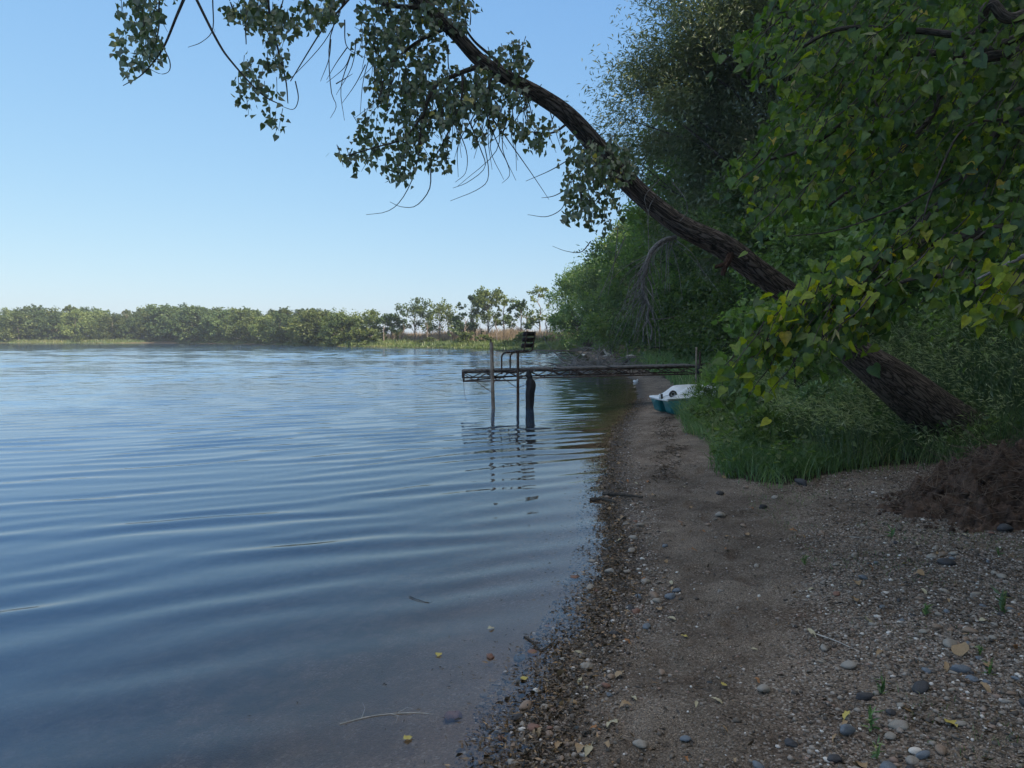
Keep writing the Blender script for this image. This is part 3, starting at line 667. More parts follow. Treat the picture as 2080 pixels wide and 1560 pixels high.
# --- leafy vine shrub under the trunk
crown_tree('vine_shrub', 'pale leafy vine tangle under the leaning trunk beside the tall grass', 'shrub', (4.15, 11.3, gz(4.15, 11.3)), 2.2, .2, .9, 26, 150, .085, 'delta', M['vine'], M['bark2'], 330, trunk_r=.03, shell=.3, csize=.25, skirt=1)
crown_tree('lakeside_bush', 'dark green bush at the grassy bank behind the far dock post', 'bush', (7.0, 22.5, gz(7, 22.5)), 3.4, .1, 1.9, 40, 190, .12, 'oval', M['ash'], M['bark2'], 331, trunk_r=.05, shell=.3, skirt=1)
crown_tree('lakeside_bush', 'leafy bush in the shade between the leaning trunk and the grass', 'bush', (6.3, 14.6, gz(6.3, 14.6)), 3.2, .1, 1.7, 40, 200, .11, 'oval', M['vine'], M['bark2'], 332, trunk_r=.05, shell=.3, skirt=1)
crown_tree('lakeside_bush', 'dark bush behind the base of the leaning trunk', 'bush', (8.0, 11.4, gz(8, 11.4)), 3.6, .1, 2.2, 46, 200, .11, 'oval', M['ash'], M['bark2'], 333, trunk_r=.05, shell=.3, skirt=1)

# --- leaning cottonwood
e = empty('leaning_cottonwood_tree', (5.15, 8.6, gz(5.15, 8.6)), 'thick brown cottonwood trunk leaning from the bank out over the beach and water', 'tree')
eo = np.array(e.location)
TR = [(1975, 905, 8.9, 148), (1905, 850, 8.7, 112), (1800, 765, 8.5, 88), (1700, 690, 8.4, 72), (1600, 597, 8.2, 66), (1530, 545, 8.1, 66), (1470, 500, 8.0, 64), (1380, 455, 7.9, 56), (1300, 393, 7.8, 54),
      (1235, 325, 7.7, 54), (1160, 240, 7.5, 50), (1100, 196, 7.4, 46), (1030, 158, 7.3, 42), (975, 122, 7.2, 38), (925, 68, 7.1, 34), (862, 10, 7.0, 31), (800, -40, 6.9, 27), (700, -110, 6.8, 20), (600, -170, 6.7, 14)]
P = np.array([unproj(a, b_, c) for a, b_, c, _ in TR]); rr = np.array([(.90 if a > 1750 else .76 if a > 1400 else .72) * d / FPX * c / 2 for a, b_, c, d in TR])
S = spline(np.column_stack([P, rr]), 110)
tb = MB(); tb.tube(S[:, :3] - eo, S[:, 3], 22, True, .10, 5); trunk = tb.build('trunk', M['bark'], e, True)
rgc = np.random.default_rng(55)
bm_ = MB(); dead = MB()
def pxbranch(mb, pts, w0, w1, n=None, k=5):
    """pts: (px,py,D)"""
    Q = spline(np.array([unproj(*p) for p in pts]), n or 5 * len(pts)); D = np.mean([p[2] for p in pts])
    mb.tube(Q - eo, np.linspace(w0, w1, len(Q)) * D / FPX / 2, k, False); return Q
LIMBS = [([(985, 130, 7.2), (930, 150, 7.1), (885, 175, 7.0), (862, 230, 6.9), (850, 300, 6.9)], 12, 4), ([(1040, 165, 7.3), (1010, 125, 7.3), (965, 85, 7.3), (940, 50, 7.2)], 8, 4),
         ([(870, 15, 7.0), (790, 10, 6.9), (720, -15, 6.8)], 12, 6), ([(720, -15, 6.8), (690, 20, 6.7), (655, 60, 6.7), (590, 165, 6.6)], 6, 2),
         ([(700, -110, 6.8), (560, -60, 6.5), (480, -80, 6.4), (395, -40, 6.3)], 14, 8), ([(395, -10, 6.3), (440, 80, 6.3), (470, 125, 6.3), (530, 190, 6.3), (575, 215, 6.3)], 6, 2),
         ([(390, -40, 6.3), (360, 30, 6.3), (330, 100, 6.3), (290, 150, 6.3), (250, 174, 6.3)], 7, 1.5), ([(395, -50, 6.3), (330, -20, 6.3), (322, 60, 6.3), (310, 100, 6.3)], 5, 2),
         ([(560, -60, 6.5), (545, 0, 6.5), (560, 80, 6.5), (580, 160, 6.5), (585, 210, 6.5)], 7, 2), ([(600, -80, 6.6), (520, -20, 6.5), (500, 40, 6.5), (500, 90, 6.5)], 6, 2),
         ([(1235, 330, 7.7), (1200, 345, 7.6), (1180, 390, 7.5), (1190, 440, 7.5)], 9, 3), ([(1160, 245, 7.5), (1120, 270, 7.4), (1060, 265, 7.4)], 6, 2),
         ([(900, 60, 7.1), (840, 90, 7.0), (790, 140, 6.9), (770, 200, 6.9)], 8, 3), ([(862, 230, 6.9), (820, 280, 6.8), (760, 300, 6.8), (690, 320, 6.8)], 5, 2),
         ([(940, 150, 7.1), (935, 210, 7.0), (900, 290, 7.0), (870, 340, 7)], 6, 2), ([(1000, 150, 7.2), (985, 210, 7.1), (960, 260, 7.1)], 6, 2), ([(1030, 160, 7.3), (1050, 120, 7.3), (1055, 80, 7.3)], 5, 2)]
for pts_, a_, b_ in LIMBS: pxbranch(bm_, pts_, a_, b_)
TW = [[(334, 100), (345, 125), (343, 145), (325, 150), (295, 135)], [(432, 0), (432, 60), (410, 85), (382, 96)], [(575, 0), (555, 90), (575, 160)], [(600, 165), (606, 200), (596, 222), (570, 215)],
      [(700, 0), (670, 80), (672, 180), (683, 215), (671, 240)], [(672, 80), (668, 120), (651, 165)], [(700, 40), (705, 95), (745, 118)], [(683, 170), (700, 160), (716, 150)],
      [(860, 260), (850, 320), (835, 370), (812, 410), (785, 430), (744, 436)], [(875, 340), (872, 385), (845, 418), (815, 420), (792, 410)], [(960, 200), (985, 300), (992, 360), (970, 385), (915, 408)],
      [(950, 240), (975, 300), (985, 340), (950, 370), (920, 382)], [(930, 260), (948, 310), (946, 350), (925, 370)], [(975, 200), (1010, 290), (1030, 330), (1035, 356), (1020, 372)], [(1000, 240), (1050, 310), (1085, 360), (1115, 405)],
      [(1165, 318), (1120, 345), (1068, 368)], [(1150, 385), (1125, 398), (1100, 402)], [(1150, 400), (1140, 425), (1110, 440), (1072, 436)], [(1200, 490), (1180, 512), (1150, 510), (1122, 500)],
      [(830, 60), (770, 80), (720, 55)], [(910, 90), (912, 140), (930, 170), (955, 185)], [(955, 50), (956, 30), (952, 14)], [(690, 30), (655, 90), (600, 150), (580, 165)]]
for tw in TW:
    D = 6.6 if tw[0][0] < 800 else 7.1
    pxbranch(bm_, [(a, b_, D + .1 * rgc.normal()) for a, b_ in tw], 2.6, .9, 14, 4)
for i in range(45):   # fine drooping twigs below the arch
    x0 = rgc.uniform(700, 1130); y0 = np.interp(x0, [700, 900, 1130], [80, 180, 230]) + rgc.uniform(-30, 50); D = rgc.uniform(6.7, 7.5)
    l = rgc.uniform(60, 150); dx = rgc.normal(-.15, .35)
    pxbranch(bm_, [(x0, y0, D), (x0 + dx * l * .4 + rgc.normal(0, 8), y0 + l * .5, D), (x0 + dx * l + rgc.normal(0, 22), y0 + l, D + rgc.normal(0, .1))], 2.4, .8, 9, 4)
CL = [(285, 20, 55, 40, 95), (275, 85, 42, 45, 120), (305, 115, 28, 15, 30), (263, 140, 12, 12, 9), (300, -60, 80, 60, 200), (500, 25, 45, 35, 120), (560, 60, 50, 35, 100), (620, 20, 70, 30, 110),
      (520, 130, 35, 22, 34), (525, 185, 45, 22, 50), (560, 125, 30, 20, 24), (557, 240, 22, 13, 20), (500, 210, 14, 12, 9), (650, 30, 40, 30, 55), (540, -60, 120, 50, 260), (720, -50, 120, 50, 320),
      (790, 40, 65, 45, 200), (770, 100, 45, 40, 110), (850, 70, 65, 60, 240), (830, 150, 80, 50, 300), (850, 205, 95, 45, 300), (745, 255, 28, 16, 24), (765, 290, 48, 24, 60), (720, 325, 32, 10, 18), (690, 320, 10, 6, 4),
      (800, 312, 55, 30, 100), (812, 350, 28, 22, 34), (870, 250, 65, 45, 180), (880, 315, 45, 28, 60), (940, 200, 55, 50, 200), (960, 250, 45, 30, 70), (1000, 215, 45, 28, 80), (985, 170, 38, 28, 80),
      (1020, 125, 40, 32, 90), (1050, 95, 26, 26, 40), (1078, 140, 14, 14, 14), (1060, 190, 38, 28, 70), (1045, 250, 38, 22, 50), (1085, 268, 45, 13, 45), (1115, 283, 40, 13, 50),
      (935, 30, 30, 38, 70), (900, 5, 40, 30, 70), (850, -40, 90, 50, 300), (1180, 310, 32, 28, 80), (1212, 345, 36, 30, 100), (1168, 352, 28, 30, 60), (1192, 400, 42, 28, 80), (1158, 432, 26, 13, 28), (1205, 440, 30, 20, 46),
      (1235, 385, 36, 30, 70), (1245, 300, 30, 24, 50), (1270, 330, 30, 30, 60)]
ls = Leafset()
for cx, cy, rx, ry, n in CL:
    D0 = 6.45 if cx < 700 else 7.15
    n = int(n * 1.5); ns = max(2, n // 8); q = np.sqrt(rgc.random(ns)); a = rgc.random(ns) * 6.283
    sx, sy, sD = cx + rx * q * np.cos(a), cy + ry * q * np.sin(a), D0 + rgc.normal(0, .38, ns).clip(-.8, .8)
    for i in range(ns):   # each sub-spray hangs from a short twig
        m_ = max(2, n // ns); l = rgc.uniform(14, 40); dx = rgc.normal(0, .3)
        x0, y0 = sx[i], sy[i] - l * .5
        pxbranch(bm_, [(x0 - dx * 8, y0 - 6, sD[i]), (x0 + dx * l * .5, y0 + l * .5, sD[i]), (x0 + dx * l, y0 + l, sD[i])], 1.7, .8, 4, 3)
        u = rgc.random(m_); pp = np.array([unproj(x0 + dx * l * v + rgc.normal(0, 8.5), y0 + l * v + rgc.normal(0, 8), sD[i] + rgc.normal(0, .05)) for v in u])
        ls.add(pp - eo, .050 * (.65 + .6 * rgc.random(m_)), np.tile([0, 0, -.9], (m_, 1)) + rgc.normal(0, .45, (m_, 3)), None, rgc)
bm_.build('branches', M['bark2'], e, True)
hv = rgc.normal(0, 1, 3)
lf = ls.build('crown', 'delta', M['cotton'], e, rgc, .35, up=np.array([0.2, -.9, .3]))
# broken stub and dead hanging branch, same tree
sb = MB(); pxbranch(sb, [(1487, 510, 7.95), (1478, 530, 7.85), (1470, 548, 7.8), (1468, 560, 7.8)], 17, 9, 8, 7); pxbranch(sb, [(1478, 535, 7.85), (1462, 540, 7.8), (1452, 543, 7.8)], 12, 7, 5, 6)
sb.build('broken_stub', barkmat('red_bark', (.045, .024, .016), (.13, .075, .055), 2), e, True)
db = MB()
main = [(1372, 482, 7.9), (1345, 490, 7.8), (1322, 512, 7.8), (1312, 545, 7.7), (1305, 580, 7.7), (1310, 605, 7.7), (1318, 622, 7.7), (1315, 645, 7.7), (1324, 668, 7.7), (1322, 690, 7.7)]
pxbranch(db, main, 11, 3, 40, 6); pxbranch(db, [(1317, 650, 7.7), (1308, 665, 7.7), (1306, 695, 7.7)], 4, 2, 8)
pxbranch(db, [(1322, 648, 7.7), (1345, 648, 7.7), (1375, 642, 7.8)], 2.5, 1, 8)
for i in range(70):
    j = rgc.uniform(0, 5.5); a = np.array(main[int(j)]) * (1 - j % 1) + np.array(main[int(j) + 1]) * (j % 1)
    l = rgc.uniform(40, 130); dx = rgc.normal(-.25, .35)
    pxbranch(db, [tuple(a), (a[0] + dx * l * .6 + rgc.normal(0, 5), a[1] + l * .4, a[2] + rgc.normal(0, .1)), (a[0] + dx * l + rgc.normal(0, 6), a[1] + l, a[2] + rgc.normal(0, .2))], 2.2, .8, 8, 3)
for c in [[(1330, 400), (1317, 430), (1318, 500), (1320, 560)], [(1365, 370), (1390, 400), (1396, 430), (1380, 450)], [(1340, 365), (1310, 400), (1320, 440)], [(1255, 460), (1250, 520), (1235, 600)], [(1270, 480), (1245, 540), (1215, 610)]]:
    pxbranch(db, [(a, b_, 7.6) for a, b_ in c], 2.2, 1, 10, 4)
db.build('dead_hanging_branch', M['deadbark'], e, True)

# --- near basswood (linden) reaching in from the right
e = empty('basswood_tree', (5.3, 3.6, gz(5.3, 3.6)), 'large leaved basswood reaching in from the right with yellow green leaves', 'tree')
eo = np.array(e.location); rgb_ = np.random.default_rng(77)
tb = MB(); tp = np.array([[0, 0, -.2], [-.05, .05, 1.2], [0, .2, 2.6], [-.3, .5, 4.2], [-.6, .9, 6.2], [-.5, 1.4, 8.5]]); tb.tube(spline(tp, 24), np.linspace(.24, .08, 24), 12, True, .12, 8); tb.build('trunk', M['bark'], e, True)
bb = MB(); ls = Leafset(); br = Leafset()
def lb(pts_, a_, b_): return pxbranch(bb, pts_, a_, b_, 8 * len(pts_), 7)
tw_ = lambda z: (None,)
def from_trunk(i, pts_, a_, b_):
    p0 = spline(tp, 24)[i] + eo; Q = np.vstack([p0, *[unproj(*p)[None] for p in pts_]]); Q = spline(Q, 8 * len(Q)); D = np.mean([p[2] for p in pts_])
    bb.tube(Q - eo, np.linspace(a_, b_, len(Q)) * D / FPX / 2, 7, False); return Q
low = from_trunk(9, [(2300, 380, 4.3), (2080, 455, 4.4), (1840, 505, 4.5), (1780, 560, 4.5), (1700, 620, 4.4), (1610, 675, 4.3), (1520, 728, 4.2)], 34, 3)
low2 = from_trunk(8, [(2300, 560, 3.9), (2080, 600, 4.0), (1900, 560, 4.1), (1780, 600, 4.2), (1700, 680, 4.3)], 16, 4)
L1 = from_trunk(14, [(2200, 150, 4.6), (2060, 240, 4.8), (1985, 330, 5.0), (1930, 390, 5.0), (1880, 450, 5.1)], 34, 14)
L2 = from_trunk(16, [(2150, -20, 4.6), (2010, 10, 4.7), (1985, 70, 4.8), (1860, 62, 5.0), (1700, 60, 5.2), (1580, 130, 5.3)], 26, 6)
L3 = from_trunk(13, [(2200, 60, 5.0), (1990, 120, 5.2), (1940, 145, 5.3), (1905, 200, 5.4), (1885, 245, 5.4), (1800, 330, 5.5), (1680, 420, 5.6)], 26, 6)
L4 = from_trunk(15, [(2100, 60, 5.6), (1800, 110, 5.8), (1765, 180, 5.8), (1735, 230, 5.8), (1640, 300, 5.8), (1540, 330, 5.8)], 24, 5)
L5 = [pxbranch(bb, [(1765, 180, 5.8), (1800, 245, 5.5), (1850, 255, 5.3), (1880, 248, 5.3)], 6, 4), pxbranch(bb, [(1985, 330, 5.0), (1850, 410, 4.6), (1780, 440, 4.6), (1690, 470, 4.6), (1600, 480, 4.6)], 5, 2),
      pxbranch(bb, [(2060, 240, 4.8), (1960, 260, 4.5), (1900, 370, 4.4), (1870, 460, 4.4), (1850, 520, 4.4)], 6, 3)]
dg = MB(); Q = spline(np.array([unproj(2200, 470, 3.6), unproj(2080, 520, 3.7), unproj(2040, 540, 3.7), unproj(1985, 567, 3.75)]), 14); dg.tube(Q - eo, np.linspace(13, 4, 14) * 3.7 / FPX / 2, 7, True, .2, 3); dg.build('dead_limb', M['deadbark'], e, True)
def spray(px, py, D, n, size=.10, hang=1.0, tintb=0.0, toy=None):
    l = rgb_.uniform(40, 95) * 4.5 / D; dx = -rgb_.uniform(.3, 1.2); dl = math.hypot(1, dx)
    pts_ = [(px - dx * l * .3, py - l * .35, D), (px, py, D), (px + dx / dl * l * .6, py + l * .45 / dl, D - .05), (px + dx / dl * l, py + l * .9 / dl, D - .1)]
    Q = pxbranch(bb, pts_, 3.0, 1.2, 9, 4); j = rgb_.integers(1, len(Q), n)
    pet = rgb_.normal(0, .045, (n, 3)); P = Q[j] + pet
    t = np.clip(rgb_.random(n) * .60 + tintb, 0, .93); t = np.where(rgb_.random(n) > .993, rgb_.uniform(.95, 1, n), t)  # raised tint and rare yellow leaves put sunlit glow into the leaf colour
    ls.add(P - eo, size * rgb_.uniform(.6, 1.2, n), np.tile([-.25, -.1, -.85], (n, 1)) + rgb_.normal(0, .3, (n, 3)), t, rgb_)
    if rgb_.random() < .16:
        k = rgb_.integers(2, 5); P = np.repeat(Q[j[:1]], k, 0); br.add(P - eo, rgb_.uniform(.07, .10, k), np.tile([0, 0, -1.0], (k, 1)) + rgb_.normal(0, .3, (k, 3)), None, rgb_)
POLY = [(1600, -60), (1585, 30), (1520, 100), (1500, 150), (1590, 170), (1590, 240), (1560, 300), (1490, 330), (1520, 430), (1560, 470), (1680, 430), (1740, 440), (1800, 420), (1840, 330), (1880, 330), (1920, 420), (1960, 440), (2140, 440), (2140, -60)]
cnt = 0
while cnt < 600:
    px, py = rgb_.uniform(1480, 2140), rgb_.uniform(-60, 470)
    if not in_poly(np.array([px]), np.array([py]), POLY)[0]: continue
    D = rgb_.uniform(4.6, 7.6) if px < 1950 else rgb_.uniform(4.2, 7)
    spray(px, py - 35, D, int(rgb_.integers(8, 14)), .066, 1, .12 * (rgb_.random() < .3)); cnt += 1
for Q, n0 in ((low, 100), (low2, 44)):
    for i in range(n0):
        p = Q[int(len(Q) * (.28 + .71 * rgb_.random()))]; # back to pixels
        D = p[1]; v = np.array(p) - np.array([0, 0, H_EYE]); c, s_ = math.cos(PITCH), math.sin(PITCH)
        dep = v[1] * c - v[2] * s_; up_ = v[1] * s_ + v[2] * c; px, py = 1040 + FPX * v[0] / dep, 780 - FPX * up_ / dep
        spray(px + rgb_.normal(0, 20), py + rgb_.normal(-22, 18), D + rgb_.normal(0, .12), int(rgb_.integers(6, 11)), .062, 1, .03 + .42 * (rgb_.random() < .30))
for (px, py, D) in [(1640, 610, 4.3), (1660, 640, 4.3), (1700, 610, 4.4), (1790, 640, 4.5), (1800, 600, 4.5), (1740, 560, 4.5), (1680, 560, 4.5), (1840, 630, 4.5), (1560, 770, 4.2), (1600, 775, 4.2), (1620, 660, 4.3), (1700, 720, 4.3), (1740, 700, 4.4), (1780, 690, 4.4),
                    (2010, 600, 3.7), (2050, 590, 3.7), (2070, 580, 3.6), (2040, 450, 4), (2070, 420, 4), (2060, 500, 4.), (1990, 500, 4.2), (1950, 520, 4.3), (1900, 520, 4.3), (1850, 540, 4.4), (2000, 540, 4)]:
    spray(px, py - 20, D, 11, .066, 1, .05 + .4 * (rgb_.random() < .36))
bb.build('branches', M['bark2'], e, True)
ls.build('crown', 'heart', M['linden'], e, rgb_, .45, up=np.array([-.2, -.85, .45])); tag(br.build('seed_bracts', 'slim', M['bract'], e, rgb_, .3), kind='stuff')

# ================================================================ grass on the near bank
rg = np.random.default_rng(9)
def sample_poly(n, f, xr, yr):
    out = []
    while sum(len(o) for o in out) < n:
        x = rg.uniform(*xr, n * 2); y = rg.uniform(*yr, n * 2); k = f(x, y); out.append(np.stack([x[k], y[k]], -1))
    return np.concatenate(out)[:n]
BOATP = [(3.0, 15.0), (4.75, 15.45), (4.5, 16.6), (2.75, 16.1)]
jx = lambda x, y: ~in_poly(x, y, BOATP) & in_poly(x + .8 * fbm(x * 2.1, y * 2.1, 4) + .12 * (rg.random(np.shape(x)) - .5), y + .8 * fbm(x * 2.1, y * 2.1, 6) + .35 * (rg.random(np.shape(x)) ** 3 - .2), GRASSP)
P = sample_poly(60000, lambda x, y: jx(x, y) & (x < 1.2 + y * .62), (2, 11), (7, 17)); z = ground(P[:, 0], P[:, 1])
nn = vnoise(P[:, 0] * 1.3, P[:, 1] * 1.3, 21); edge_d = np.minimum(sdist(P[:, 0], P[:, 1]) - 1.2, 3) / 3
hh = (.10 + .50 * nn ** 1.3 + .30 * np.clip(edge_d, 0, 1)) * rg.uniform(.45, 1.35, len(P)) * (.85 + .55 * smst(9, 13, P[:, 1]))
V, F, tt = blades(np.column_stack([P, z - .02]), hh, .009, rg, .8, 3, np.clip(.75 * vnoise(P[:, 0] * 1.6, P[:, 1] * 1.6, 5) + .35 * rg.random(len(P)) + .3 * (rg.random(len(P)) > .95), 0, 1))
tag(mesh('grass', V, F, M['grass'], None, {'tint': tt}), 'lush green grass on the shaded bank beside the pebble beach', 'grass', kind='stuff')
P = sample_poly(42000, lambda x, y: jx(x, y), (3.5, 14), (17, 48)); z = ground(P[:, 0], P[:, 1])
V, F, tt = blades(np.column_stack([P, z - .02]), rg.uniform(.4, 1.1, len(P)) * (.6 + .6 * vnoise(P[:, 0] * .7, P[:, 1] * .7, 2)), .024, rg, .5, 3)
tag(mesh('grass', V, F, M['grass'], None, {'tint': tt}), 'tall grass on the bank behind the dock and brush pile', 'grass', kind='stuff')
# tall reed grass with pale seed heads
P = sample_poly(15000, lambda x, y: jx(x, y) & (x > 3.2 + .25 * abs(y - 9)) & (x < 1.4 + y * .66), (3, 11), (7.4, 14)); z = ground(P[:, 0], P[:, 1])
hh = (.65 + .95 * smst(4.2, 7.0, P[:, 0] + .6 * nn[:1])) * rg.uniform(.7, 1.15, len(P))
hh = hh * (1 - .72 * np.exp(-(((P[:, 0] - 4.75) / .75) ** 2 + ((P[:, 1] - 8.15) / .75) ** 2)))
V, F, tt = blades(np.column_stack([P, z]), hh, .012, rg, .35, 3, None, (-.12, -.04))
rd = tag(mesh('reed_grass', V, F, M['reed'], None, {'tint': tt}), 'tall wild grass behind and left of the leaning trunk base', 'grass', kind='stuff')
k = rg.random(len(P)) < .55; Ps = P[k]; n = len(Ps) * 3
top_ = np.column_stack([Ps, z[k] + hh[k] * .92]); top_ = np.repeat(top_, 3, 0) + rg.normal(0, .045, (n, 3)); top_[:, 0] -= .12 * np.repeat(hh[k], 3)
V, F, tt = leaves(top_, rg.uniform(.05, .10, n), np.tile([-.75, -.2, .35], (n, 1)), 'seed', rg, jit=.35)
tag(mesh('seed_heads', V, F, M['seed'], None, {'tint': tt}), 'pale drooping seed heads on the tall wild grass', 'seed heads', kind='stuff')
for (x, y, H_, lab) in [(3.62, 14.15, .78, 'leafy weed clump hiding the stern of the pedal boat'), (4.05, 14.0, .95, 'taller leafy weed clump right of the pedal boat'), (3.30, 12.2, .55, 'leafy weed clump at the grass edge in front of the pedal boat'), (4.7, 15.4, 1.0, 'rounded weed clump behind the right end of the pedal boat'), (4.0, 9.6, .8, 'pale wispy weed clump left of the leaning trunk'), (6.1, 9.0, 1.1, 'tall wispy weed clump right of the leaning trunk base'), (6.6, 8.3, .9, 'wispy weed clump above the earth heap at the right edge'), (3.1, 9.2, .55, 'low weed clump near the front tip of the grass')]:
    crown_tree('weed_clump', lab, 'weed', (x, y, gz(x, y)), H_, .03, H_ * .55, 30, 70, .085, 'slim', M['reed'] if 'wispy' in lab else M['vine'], M['bark2'], int(x * 100), trunk_r=.008, shell=.3, skirt=1)
# broad weeds at the foot of the bank
ls = Leafset(); P = sample_poly(1100, lambda x, y: jx(x, y) & (x < 1.0 + y * .62), (2.2, 9), (7, 16))
for x, y in P:
    n = rg.integers(8, 16); c = np.array([x, y, gz(x, y)]); hgt_ = rg.uniform(.15, .62); u = rg.random(n)
    ls.add(c + np.stack([rg.normal(0, .04, n), rg.normal(0, .04, n), u * hgt_], -1), rg.uniform(.05, .11, n), np.column_stack([rg.normal(0, 1, (n, 2)), np.full(n, .25)]), None, rg)
tag(ls.build('weeds', 'oval', M['vine'], None, rg), 'broad leaved weeds along the foot of the grassy bank', 'weeds', kind='stuff')

# ================================================================ dug earth mound with roots
e = empty('earth_mound', (MX, MY, gz(MX, MY)), 'dark brown heap of dug earth and torn roots below the leaning trunk', 'earth heap')
n = 150; a_ = np.linspace(-1, 1, n); AX, AY = np.meshgrid(a_, a_); X = MX + AX * 1.35 + .0 * AY; Y = MY + AY * .95 + .12 * AX
rad = np.clip(np.hypot(AX, AY) + .35 * fbm(AX * 2.5, AY * 2.5, 31), 0, 1.2)
Hm = .40 * smst(1.0, .25, rad) + smst(1.0, .7, rad) * (.30 * fbm(X * 4, Y * 4, 32) + .34 * fbm(X * 12, Y * 12, 33, 5))
Z = ground(X, Y) + Hm - .03 * smst(.8, 1.0, rad) - .02
ii = (np.arange(n - 1)[:, None] * n + np.arange(n - 1)[None]).ravel()
F = np.stack([ii, ii + 1, ii + n + 1, ii + n], 1); keep = (rad.ravel()[F] < 1.03).any(1)
M['earth'] = simplemat('dug_earth', (.035, .022, .016), (.15, .092, .062), 14, .95, .9, 60, bdist=.02)
mc_ = MB()
for i in range(520):
    r_ = rg.random() ** .4 * 1.05; th = rg.random() * 6.28; x, y = MX + r_ * 1.25 * math.cos(th), MY + r_ * .9 * math.sin(th); s_ = rg.uniform(.008, .035) * (1.2 - .5 * r_)
    V_ = IV * (1 + .25 * rg.normal(0, 1, (12, 1))) * s_; mc_.add(V_ + np.array([x - MX, y - MY, gz(x, y) + .38 * float(smst(1.0, .25, np.array(r_))) + s_ * .2 - e.location[2]]), IF)
tag(mc_.build('clods', M['earth'], e), kind='stuff')
mesh('soil', np.stack([X - MX, Y - MY, Z - e.location[2]], -1).reshape(-1, 3), F[keep], M['earth'], e, None, False)
rt = MB()
for i in range(1500):
    r_ = rg.random() ** .5 * .85; th = rg.random() * 6.28; x, y = MX + r_ * 1.3 * math.cos(th), MY + r_ * .9 * math.sin(th)
    z = gz(x, y) + .44 * float(smst(1.0, .25, np.array(r_))) - .01; l = rg.uniform(.05, .28); d = rg.normal(0, 1, 3); d[2] = abs(d[2]) * .35; d = d / np.linalg.norm(d); s2 = rg.normal(0, .6, 3) * l
    rt.tube(np.array([[0, 0, 0], d * l * .5 + s2 * .3, d * l + s2 - np.array([0, 0, l * .3])]) + np.array([x - MX, y - MY, z - e.location[2]]), [.0028, .002, .0008], 4, False)
rt.build('roots', simplemat('root', (.07, .048, .034), (.22, .155, .11), 10), e)
ls = Leafset()
for i in range(26):
    c = np.array([rg.uniform(.25, 1.1), rg.uniform(-.75, -.3), 0]); c[2] = gz(MX + c[0], MY + c[1]) - e.location[2] + .1
    n = 7; ls.add(c + rg.normal(0, .05, (n, 3)), rg.uniform(.05, .09, n), np.column_stack([rg.normal(0, 1, (n, 2)), np.full(n, .5)]), None, rg)
ls.build('sprouting_leaves', 'oval', M['grass'], e, rg)

# ================================================================ stones and gravel
SV, SF_ = subdiv(*subdiv(IV, IF))
def gravmat():
    m, t, out = newmat('gravel_stone'); L = t.links.new
    a = N(t, 'Attribute', attribute_name='tint'); col = ramp(t, a.outputs['Fac'], [(0, (.06, .052, .046)), (.3, (.16, .132, .105)), (.55, (.26, .22, .18)), (.8, (.36, .315, .27)), (.93, (.30, .20, .15)), (.97, (.72, .68, .62))])
    b = N(t, 'BsdfPrincipled'); L(col, b.inputs['Base Color']); b.inputs['Roughness'].default_value = .75; L(b.outputs[0], out.inputs[0]); return m
M['gravel'] = gravmat()
def gravel(P, S, label, name='gravel', tint=None):
    n = len(P); A = rg.normal(0, 1, (n, 3, 3)); Q, _ = np.linalg.qr(A)
    sc3 = np.stack([S * rg.uniform(.8, 1.3, n), S * rg.uniform(.7, 1.0, n), S * rg.uniform(.45, .8, n)], -1) * .5
    V = IV[None] * (1 + .12 * rg.normal(0, 1, (n, 12, 1))) * sc3[:, None]
    yaw = rg.random(n) * 6.28; c, s_ = np.cos(yaw)[:, None], np.sin(yaw)[:, None]
    V = np.stack([V[..., 0] * c - V[..., 1] * s_, V[..., 0] * s_ + V[..., 1] * c, V[..., 2]], -1) + P[:, None]
    F = (IF[None] + (np.arange(n) * 12)[:, None, None]).reshape(-1, 3)
    t = rg.random(n) if tint is None else tint
    return tag(mesh(name, V.reshape(-1, 3), F, M['gravel'], None, {'tint': np.repeat(t, 12)}, True), label, 'gravel', kind='stuff')
def beach_pts(n, dens, yr=(1.6, 22)):
    out = []; tot = 0
    while tot < n:
        y = yr[0] * (yr[1] / yr[0]) ** rg.random(n * 3) ; x = rg.uniform(-.5, 1, n * 3) * (.7 * y + .3); d = sdist(x, y)
        k = (d > -.25) & (rg.random(n * 3) < dens(x, y, d)) & ~in_poly(x, y, GRASSP); out.append(np.stack([x[k], y[k]], -1)); tot += k.sum()
    P = np.concatenate(out)[:n]; return P
def dens(x, y, d):
    track = trackw(x, y)    # sandy walked strip stays bare
    return np.clip(.12 + .75 * vnoise(x * .9, y * .9, 41) ** 2 + .6 * np.exp(-((d - .25) / .28) ** 2) + .45 * smst(1.6, 2.6, d) - .95 * track, .05, 1) * (.4 + .9 * vnoise(x * 4, y * 4, 42))
P = beach_pts(52000, dens); S = .005 + .011 * rg.random(len(P)) ** 2.2 + .0016 * P[:, 1] * .4; z = ground(P[:, 0], P[:, 1])
gravel(np.column_stack([P, z + S * .1]), S, 'fine gravel scattered over the dark sandy beach')
P = beach_pts(8000, dens); S = .014 + .018 * rg.random(len(P)) ** 2.5; z = ground(P[:, 0], P[:, 1])
gravel(np.column_stack([P, z + S * .1]), S, 'coarser pebbles scattered over the beach between the larger stones', 'pebbles')
